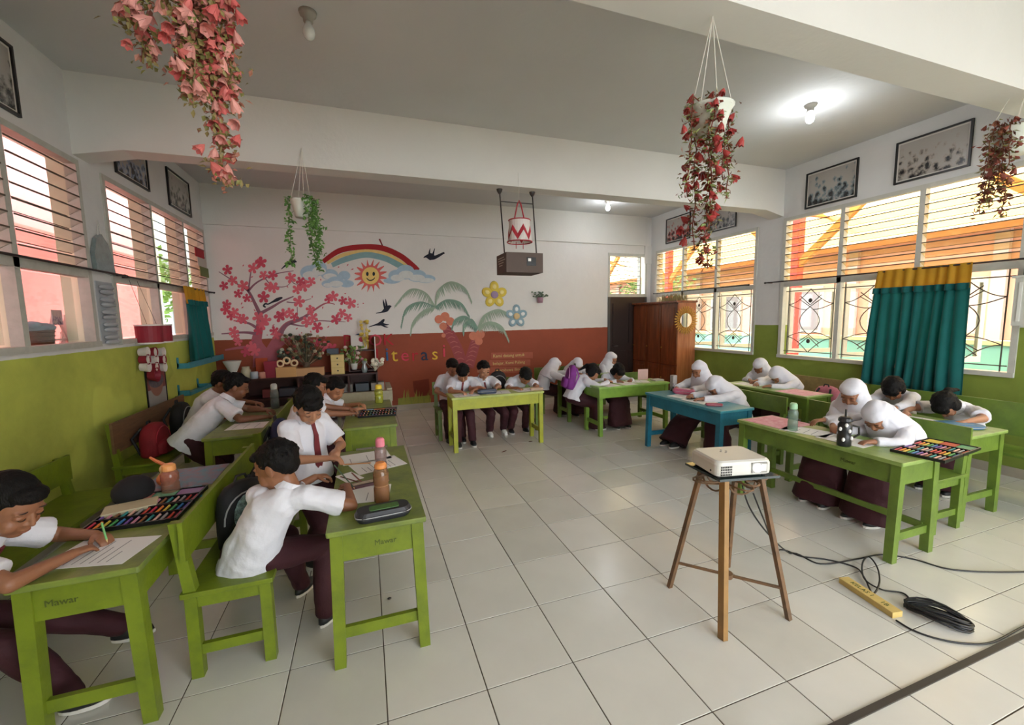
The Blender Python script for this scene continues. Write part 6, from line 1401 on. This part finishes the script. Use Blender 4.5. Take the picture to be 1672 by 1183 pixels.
# ================================================================ things on the desks
m_paper = mat('white_paper', 'E6E6E4', 0.8); m_line = mat('printed_grey_line', '8C8C90', 0.8)
def sheet(label, x, y, rz, w=.21, l=.297, z=H, lines=7, col=None, group='worksheets on the desks', nm='worksheet', grp=True):
    g = MB(); g.M = Tm((x, y, z+.0008), rz); g.box(-w/2, w/2, -l/2, l/2, 0, .0012)
    o = g.build(nm, col or m_paper); tag(o, label, 'paper', group)
    r2 = random.Random(int(x*977+y*131))
    for k in range(lines):
        g = MB(); g.M = Tm((x, y, z+.0021), rz); yy = l/2-.05-k*(l-.09)/max(lines, 1); g.box(-w/2+.02, -w/2+.02+(w-.04)*r2.uniform(.4, 1), yy-.002, yy+.002, 0, .0003); g.build('printed_line', m_line, o)
    return o
sheet('white worksheet under the hand of the boy at the lower left corner', -1.03, 2.02, 1.35); sheet('white worksheet under the writing arm at the aisle desk', -.07, 2.22, 1.45, lines=3)
sheet('white worksheet at the far end of the aisle desk near the standing boy', 0.03, 2.66, 1.9); sheet('white sheet under the pink-capped bottle at the far end of the aisle desk', -.04, 2.84, 1.7, lines=2)
sheet('small folded sheet beside the pencils on the aisle desk', -.13, 2.5, .5, .1, .15, lines=0)
sheet('white sheet on the second left desk', -.02, 4.22, 1.2, lines=3); sheet('white sheet on the desk at the left wall', -.98, 4.12, 1.5, .24, .34, lines=3)
for x, y, r, lb in ((1.08, 4.78, .1, 'at the left end of the yellow-green desk'), (1.48, 4.8, -.1, 'in the middle of the yellow-green desk'), (1.85, 4.82, .2, 'under the boy at the right end of the yellow-green desk')): sheet('white sheet '+lb, x, y, r+1.5, lines=3)
for x, y, r, lb in ((2.98, 4.72, .1, 'at the left end of the fresh green desk'), (3.25, 4.74, .1, 'in the middle of the fresh green desk'), (3.5, 4.8, 1.2, 'beside the standing card on the fresh green desk')): sheet('white sheet '+lb, x, y, r, lines=3)
sheet('white sheet on the small green desk before the dark door', 2.98, 5.6, 1.5, lines=2)
sheet('white sheet at the far end of the teal blue desk', 3.28, 3.66, .2, lines=3); sheet('white sheet under the hands of the bent girl at the teal blue desk', 3.26, 3.42, .1, lines=3)
sheet('white worksheet before the farther girl at the tumbler desk', 3.14, 2.2, .3, lines=4); sheet('white worksheet under the nearer girl at the tumbler desk', 3.16, 1.93, .1, lines=3)
sheet('white sheet on the desk under the wall pillar', 4.62, 4.0, .1, lines=2); sheet('white sheet under the girl with folded arms by the right window', 4.3, 2.1, .1, lines=2)
m_pinks = mat('pink_patterned_sheet', 'D77E96', 0.6, 0.4, 30, col2='E9B6C4'); m_teals = mat('teal_patterned_sheet', '2F86A0', 0.4, 0.5, 22, col2='8A5A64')
sheet('pink patterned plastic mat at the far end of the tumbler desk', 3.19, 2.48, .05, .36, .36, lines=0, col=m_pinks, nm='pink_mat', group='patterned mats on the desks'); sheet('pink patterned mat on the desk under the wall pillar', 4.64, 3.35, 0, .34, .36, lines=0, col=m_pinks, nm='pink_mat', group='patterned mats on the desks')
sheet('blue and rose patterned mat at the far end of the lower left desk', -1.03, 2.86, .02, .34, .36, lines=0, col=m_teals, nm='blue_mat', group='patterned mats on the desks'); sheet('teal sheet in the middle of the lower left desk', -1.0, 2.56, .3, .26, .2, lines=0, col=mat('plain_teal_sheet', '2A8FB0', 0.3), nm='teal_sheet', group='patterned mats on the desks')
# open colouring sets
PENC = ['B5324A', 'D9823A', 'D8C04A', '4A9A5A', '3A7AB0', '6A4A9A', 'C98AA0', '8A5A3A', '2E8A8A', 'D9B0A0', '9A9A9A', 'C24A3A']
def color_set(label, x, y, rz, w, l, z=H, wells=('D98A7A', '5AA07A', '8E6A9A'), tilt=0, nm='colour_set', pens=12, flip=False):
    t = thing(nm, label, 'art set', (x, y, z), 'open black colouring sets'); M = Tm((x, y, z), rz)
    m_case = mat('black_case_plastic', '131316', 0.35)
    for s, th in ((0, 0), (1, tilt)):
        Mh = M @ Tm((0, l/2 if s == 0 else l*1.5+.006, 0), 0, th) if not flip else M @ Tm((0, l/2+s*(l+.006), 0), 0, th)
        g = MB(); g.M = Mh; g.box(-w/2, w/2, -l/2, l/2, 0, .005); q = .007
        for b in ((-w/2, w/2, -l/2, -l/2+q), (-w/2, w/2, l/2-q, l/2), (-w/2, -w/2+q, -l/2+q, l/2-q), (w/2-q, w/2, -l/2+q, l/2-q), (-w/2+q, w/2-q, -.003, .003)): g.box(*b, .005, .018)
        g.build('case_half', m_case, t)
        for row in range(2):
            yy = -l/4 if row == 0 else l/4
            if s == 0 or row == 0:
                for k in range(pens):
                    xx = -w/2+.016+(w-.03)*k/(pens-1); g = MB(); g.M = Mh; L_ = l*.18; g.tube([(xx, yy-L_, .011), (xx, yy+L_, .011)], .0055, 6); g.build('pen', mat('pen_'+PENC[(k+row*5) % 12], PENC[(k+row*5) % 12], 0.4), t)
            else:
                for k, c in enumerate(wells): g = MB(); g.M = Mh; a = -w/2+.012+(w-.024)*k/3; g.box(a+.003, a+(w-.024)/3-.003, yy-l*.2, yy+l*.2, .005, .013); g.build('paint_well', mat('well_'+c, c, 0.4), t)
color_set('open black colouring set with rows of pens on the lower left desk', -1.03, 2.22, .0, .35, .2, pens=13)
color_set('open black colouring set on the second left desk', .06, 4.02, -.1, .34, .16, wells=('7FB0D9', 'E07A3A', '7A5A6A'))
color_set('open black colouring set at the near end of the tumbler desk', 3.17, 1.54, -PI/2+.12, .26, .26, wells=('D8C04A', 'C24A3A', '3A9A6A'))
# zip pencil cases
def zip_case(label, x, y, rz, w, l, h, c, c2=None, z=H, nm='pencil_case'):
    t = thing(nm, label, 'pencil case', (x, y, z)); g = MB(); g.M = Tm((x, y, z+.001), rz); g.rbox(-w/2, w/2, -l/2, l/2, 0, h, min(w, l)*.42, 5); g.build('case_body', mat('case_'+c, c, 0.5, 0.2, 30), t, smooth=False)
    n = 32; g = MB(); g.M = Tm((x, y, z+h*.55), rz); g.tube([((w/2+.0015)*math.copysign(abs(math.cos(a))**.55, math.cos(a)), (l/2+.0015)*math.copysign(abs(math.sin(a))**.55, math.sin(a)), 0) for a in np.linspace(0, 2*PI, n+1)[:-1]], .0025, 5, closed=True); g.build('zipper', mat('zip_grey', '9A9A9C', 0.4), t)
    if c2: g = MB(); g.M = Tm((x, y, z+h+.0012), rz); g.rbox(-w*.28, w*.22, -l*.28, l*.25, 0, .003, .01); g.build('printed_patch', mat('patch_'+c2, c2, 0.5, 0.5, 60), t)
zip_case('dark zip pencil case with a green print at the near end of the aisle desk', .035, 1.93, 1.66, .10, .245, .045, '22242A', '4C7A3C')
zip_case('pink zip pencil case on the teal blue desk', 3.40, 3.80, .5, .10, .24, .06, 'C96A88', 'E2B8C4'); zip_case('dark blue pencil case in the middle of the yellow-green desk', 1.34, 4.78, 1.5, .10, .24, .05, '2E3E58')
zip_case('red pen pouch lying on the teal blue desk', 3.22, 3.18, 1.0, .05, .16, .022, 'A82A44'); zip_case('flat blue case on the desk by the right window', 4.32, 1.86, 1.2, .22, .30, .02, '2A6A9A', '3A86B8'); zip_case('tan pencil tin on the yellow-green desk beside the bent boy', 1.97, 4.74, 1.3, .06, .17, .03, 'C9A88E')
for x, y, r, c, lb in ((-.14, 2.47, .9, '6A3A30', 'dark red pencil lying on the aisle desk'), (-.10, 2.50, 1.25, '8A4A3A', 'second red-brown pencil lying on the aisle desk'), (-.12, 2.72, .2, 'C98A4A', 'orange pencil at the far end of the aisle desk')):
    pencil(lb, (x, y, H+.005), (math.cos(r), -math.sin(r), 0), c, .17)
g = MB(); g.M = Tm((-.02, 2.35, H+.001), .25); g.rbox(-.10, .10, -.03, .03, 0, .014, .004); o = tag(g.build('crayon_box', mat('crayon_box', '4A2A30', 0.5)), 'flat dark red crayon box on the aisle desk', 'box'); g = MB(); g.M = Tm((-.02, 2.352, H+.0153), .25); g.box(-.09, .05, -.012, .022, 0, .001); g.build('printed_label', mat('label_cream', 'C9B8A0', 0.5, 0.5, 60), o)
# bottles
def bottle(label, x, y, r, h, body, capc, z=H, clear=True, nm='water_bottle', fill=None, fz_=.5, capr=.75, caph=.22):
    t = thing(nm, label, 'bottle', (x, y, z), 'drink bottles on the desks'); hb = h*(1-caph)
    mbod = mat('clear_'+body, body, 0.08, trans=0.75) if clear else mat('solid_'+body, body, 0.35, 0.1, 20)
    MB().lathe((x, y, z), [(0, .001), (r*.92, .001), (r, r*.15), (r, hb*.42), (r*.9, hb*.5), (r, hb*.58), (r, hb*.86), (r*.78, hb*.97), (r*.7, hb), (0, hb)], 20).build('body', mbod, t, smooth=True)
    MB().lathe((x, y, z), [(0, hb), (r*capr, hb), (r*capr*1.05, hb+.006), (r*capr, h*.95), (r*capr*.7, h), (0, h)], 18).build('cap', mat('cap_'+capc, capc, 0.4), t)
    if fill: MB().lathe((x, y, z), [(0, .004), (r*.9, .004), (r*.93, hb*fz_), (0, hb*fz_)], 18).build('drink', mat('drink_'+fill, fill, 0.2, trans=0.3), t)
    return t
bottle('clear bottle with a pink cap on the aisle desk', .045, 2.46, .033, .225, 'C8B4B0', 'E07F90', fill='5A3A34', fz_=.45); bottle('amber-tinted bottle with an orange strap next to the dark zip case', .035, 2.10, .038, .20, 'C8A078', 'D98A4A', fill='B98A62', fz_=.8, caph=.14)
bottle('clear bottle with a pale green cap on the tumbler desk', 3.07, 2.26, .034, .215, 'BFD6C8', '9CC8A0'); bottle('yellow bottle at the far end of the second left desk', .10, 4.72, .045, .20, 'D8DA70', 'E8CC3A', fill='C8D040', fz_=.6)
bottle('clear bottle with orange lid among the coloured mats on the lower left desk', -1.02, 2.62, .04, .16, 'D8A890', 'E8A060'); bottle('clear bottle standing on the desk at the left wall', -.93, 4.86, .04, .26, 'A8B0AC', 'B8BCB8')
t = bottle('black tumbler with white prints, straw and handle on the tumbler desk', 3.02, 1.86, .040, .20, '17181B', '1D1E22', clear=False, nm='tumbler', capr=.95, caph=.16)
MB().tube([(3.02, 1.86, H+.20), (3.02, 1.86, H+.25)], .006, 6).build('straw', m_black, t); MB().tube([(3.06, 1.84, H+.14), (3.095, 1.82, H+.13), (3.10, 1.82, H+.08), (3.06, 1.84, H+.05)], .007, 6).build('handle', m_black, t)
for k, (a, zz) in enumerate(((3.6, .05), (4.4, .11), (3.9, .15), (4.9, .06), (3.1, .12))): g = MB(); g.ell((3.02+.0405*math.cos(a), 1.86+.0405*math.sin(a), H+zz), (.010, .010, .014), 5, 8); g.build('white_print', m_paper, t)
o = MB(); o.M = Tm((3.66, 4.9, H+.001), -.15); o.box(-.075, .075, -.003, .003, 0, .15); tag(o.build('standing_card', mat('pinkish_card', 'D9B8B4', 0.7, 0.15, 10)), 'pale pinkish card standing on the fresh green desk', 'card')
MB().box(3.72, 3.86, 4.70, 4.82, H, H+.02).build('booklet_pile', mat('grey_booklet', 'B8B8B0', 0.7), label='grey booklet pile at the right end of the fresh green desk', cat='books')
p = on(982, 590, 1, 5.9); 
g = MB(); g.tube([(3.98, 5.72, H), (3.98, 5.72, H+.0)], .01, 6)
t = thing('orange_toy', 'orange and cream toy standing on the coloured mats of the lower left desk', 'toy', (-1.08, 2.74, H+.003)); g = MB(); g.ell((-1.08, 2.74, H+.045), (.045, .06, .04), 8, 12); g.build('body', mat('toy_orange', 'D8784A', 0.4), t, smooth=True); g = MB(); g.ell((-1.08, 2.74, H+.10), (.03, .03, .028), 8, 12); g.build('head', mat('toy_cream', 'EBCB9A', 0.4), t, smooth=True); g = MB(); g.tube([(-1.08, 2.74, H+.12), (-1.12, 2.74, H+.15), (-1.15, 2.75, H+.17)], [.01, .009, .006], 6); g.build('tail', mat('toy_orange', 'D8784A'), t)
g = MB(); g.M = Tm((-1.12, 2.45, H+.002), .3); g.rbox(-.10, .10, -.06, .06, 0, .02, .006); tag(g.build('notebook', mat('cream_notebook', 'B8B090', 0.6)), 'cream notebook beside the black cap on the lower left desk', 'book')
t = thing('cap', 'round black cap lying on the lower left desk by the wall', 'hat', (-1.16, 2.52, H)); g = MB(); g.ell((-1.17, 2.60, H+.045), (.085, .10, .075), 10, 16); g.build('crown', mat('black_felt', '0E0E12', 0.9), t, smooth=True)

# ================================================================ bags
m_strap = mat('bag_strap', '15161A', 0.7)
def backpack(label, x, y, z, rz, w, h, d, c, patch=None, lean=0, zipc='9A9A9C', group='school bags', strapc=None):
    t = thing('backpack', label, 'bag', (x, y, z), group); M = Tm((x, y, z), rz) @ Matrix.Rotation(lean, 4, 'X'); m_ = mat('bagcloth_'+c, c, 0.75, 0.25, 12, 0.2, 120)
    g = MB(); g.M = M; rs = []
    for q, k, kd in ((0, .90, .8), (.06, .98, .95), (.3, 1, 1), (.6, .98, .95), (.82, .88, .8), (.94, .66, .6), (1, .3, .3)):
        n = 20; rs.append([(w/2*k*math.copysign(abs(math.cos(a))**.6, math.cos(a)), d/2*kd*math.copysign(abs(math.sin(a))**.7, math.sin(a)), h*q) for a in np.linspace(0, 2*PI, n+1)[:-1]])
    g.rings(rs); g.build('bag_body', m_, t, smooth=True)
    g = MB(); g.M = M; rs = []
    for q, k in ((0.05, .9), (.1, 1), (.38, 1), (.46, .9), (.5, .5)): rs.append([(w/2*.8*k*math.cos(a), -d/2-.005+.035*k*(-abs(math.sin(a))), h*q) for a in np.linspace(0, PI, 9)])
    rs = [[(w/2*.78*k*math.copysign(abs(math.cos(a))**.6, math.cos(a)), -d/2*.9+.05*k*math.sin(a), h*q) for a in np.linspace(0, 2*PI, 17)[:-1]] for q, k in ((0.05, .85), (.1, 1), (.36, 1), (.44, .85), (.47, .4))]
    g.rings(rs); g.build('front_pocket', m_, t, smooth=True)
    g = MB(); g.M = M; g.tube([(w/2*.9*math.cos(a), -d/2*.82, h*.45+h*.42*math.sin(a)) for a in np.linspace(0, PI, 13)], .004, 5); g.build('zipper', mat('zip_'+zipc, zipc, 0.4), t)
    g = MB(); g.M = M; g.tube([(-.03, d*.2, h*.97), (-.02, d*.2, h*1.06), (.02, d*.2, h*1.06), (.03, d*.2, h*.97)], .007, 6); g.build('grab_handle', m_strap, t)
    for s in (-1, 1): g = MB(); g.M = M; g.tube([(s*w*.22, d*.35, h*.9), (s*w*.3, d*.75, h*.6), (s*w*.34, d*.4, h*.1)], .011, 6); g.build('strap', mat('strap_'+strapc, strapc, 0.7) if strapc else m_strap, t)
    if patch: g = MB(); g.M = M; g.ell((0, -d/2*.99, h*.52), (w*.30, .012, h*.34), 8, 18); g.build('printed_oval', mat('oval_'+patch, patch, 0.3, 0.6, 55, col2='101418'), t, smooth=True)
backpack('black backpack with a teal scribbled oval, behind the boy with his back turned', -.63, 2.40, .402, .62, .26, .34, .13, '121318', '9FC4C4')
backpack('dark blue backpack behind the standing boy', -.66, 3.55, .402, PI/2, .28, .40, .14, '1C2450'); backpack('black backpack on the brown-backed bench at the left wall', -1.78, 4.95, .402, PI/2, .30, .36, .15, '101012')
backpack('red school bag on the brown-backed bench at the left wall', -1.80, 4.42, .402, PI/2, .30, .28, .16, '8C1420', zipc='B03040'); backpack('black backpack behind the boy at the lower left corner', -1.86, 2.40, .402, PI/2, .28, .36, .14, '17191E', zipc='C8CCD0')
backpack('purple backpack on the girl leaning on the fresh green desk', 2.50, 4.92, .60, -PI/2-.2, .22, .32, .12, '7A2A86', lean=-.2, strapc='8A3A96', zipc='C890CC'); backpack('black round backpack between two boys behind the yellow-green desk', 1.68, 5.42, .402, 0, .26, .42, .14, '1B1518')
backpack('mint green backpack behind the bent girl at the tumbler desk', 3.84, 2.06, .402, -PI/2+.3, .28, .36, .12, '4E8A78', zipc='D8DC9A'); backpack('pink backpack at the near end of the patterned bench under the right windows', 5.02, 3.3, .402, PI/2, .28, .30, .14, 'D07A88', zipc='E8B8C0')
backpack('black backpack behind the girls under the wall pillar', 5.2, 4.4, .402, 0.3, .22, .34, .13, '1E2422'); backpack('black bag on the floor under the lower left bench', -.62, 2.75, .402, PI/2, .30, .30, .14, '0F1014')
MB().rbox(3.40, 3.46, 3.98, 4.04, H, H+.19, .008).build('photo_box', photo_mat('box_print', 12, 'A8A0A4'), label='small printed box standing at the far end of the teal blue desk', cat='box')
# red bowl-shaped bag behind second row and small bits on floor
for x, y, lb in ((on(868, 722, 2, 0).x, on(790, 730, 2, 0).y, 'dark scrap on the floor before the yellow-green desk'),):
    g = MB(); g.ell((x, y, .004), (.03, .012, .004), 4, 8); tag(g.build('paper_scrap', mat('scrap_brown', '5A3A30', 0.8)), lb, 'scrap')
p = on(823, 737, 2, 0); g = MB(); g.ell((p.x, p.y, .004), (.05, .008, .004), 4, 8, Matrix.Rotation(.5, 3, 'Z')); tag(g.build('paper_scrap', mat('scrap_brown', '5A3A30')), 'thin reddish scrap on the floor before the yellow-green desk', 'scrap')
p = on(636, 978, 2, 0); g = MB(); g.ell((p.x, p.y, .006), (.012, .009, .006), 4, 8); tag(g.build('paper_scrap', m_black), 'small black scrap on the floor under the aisle desk', 'scrap')
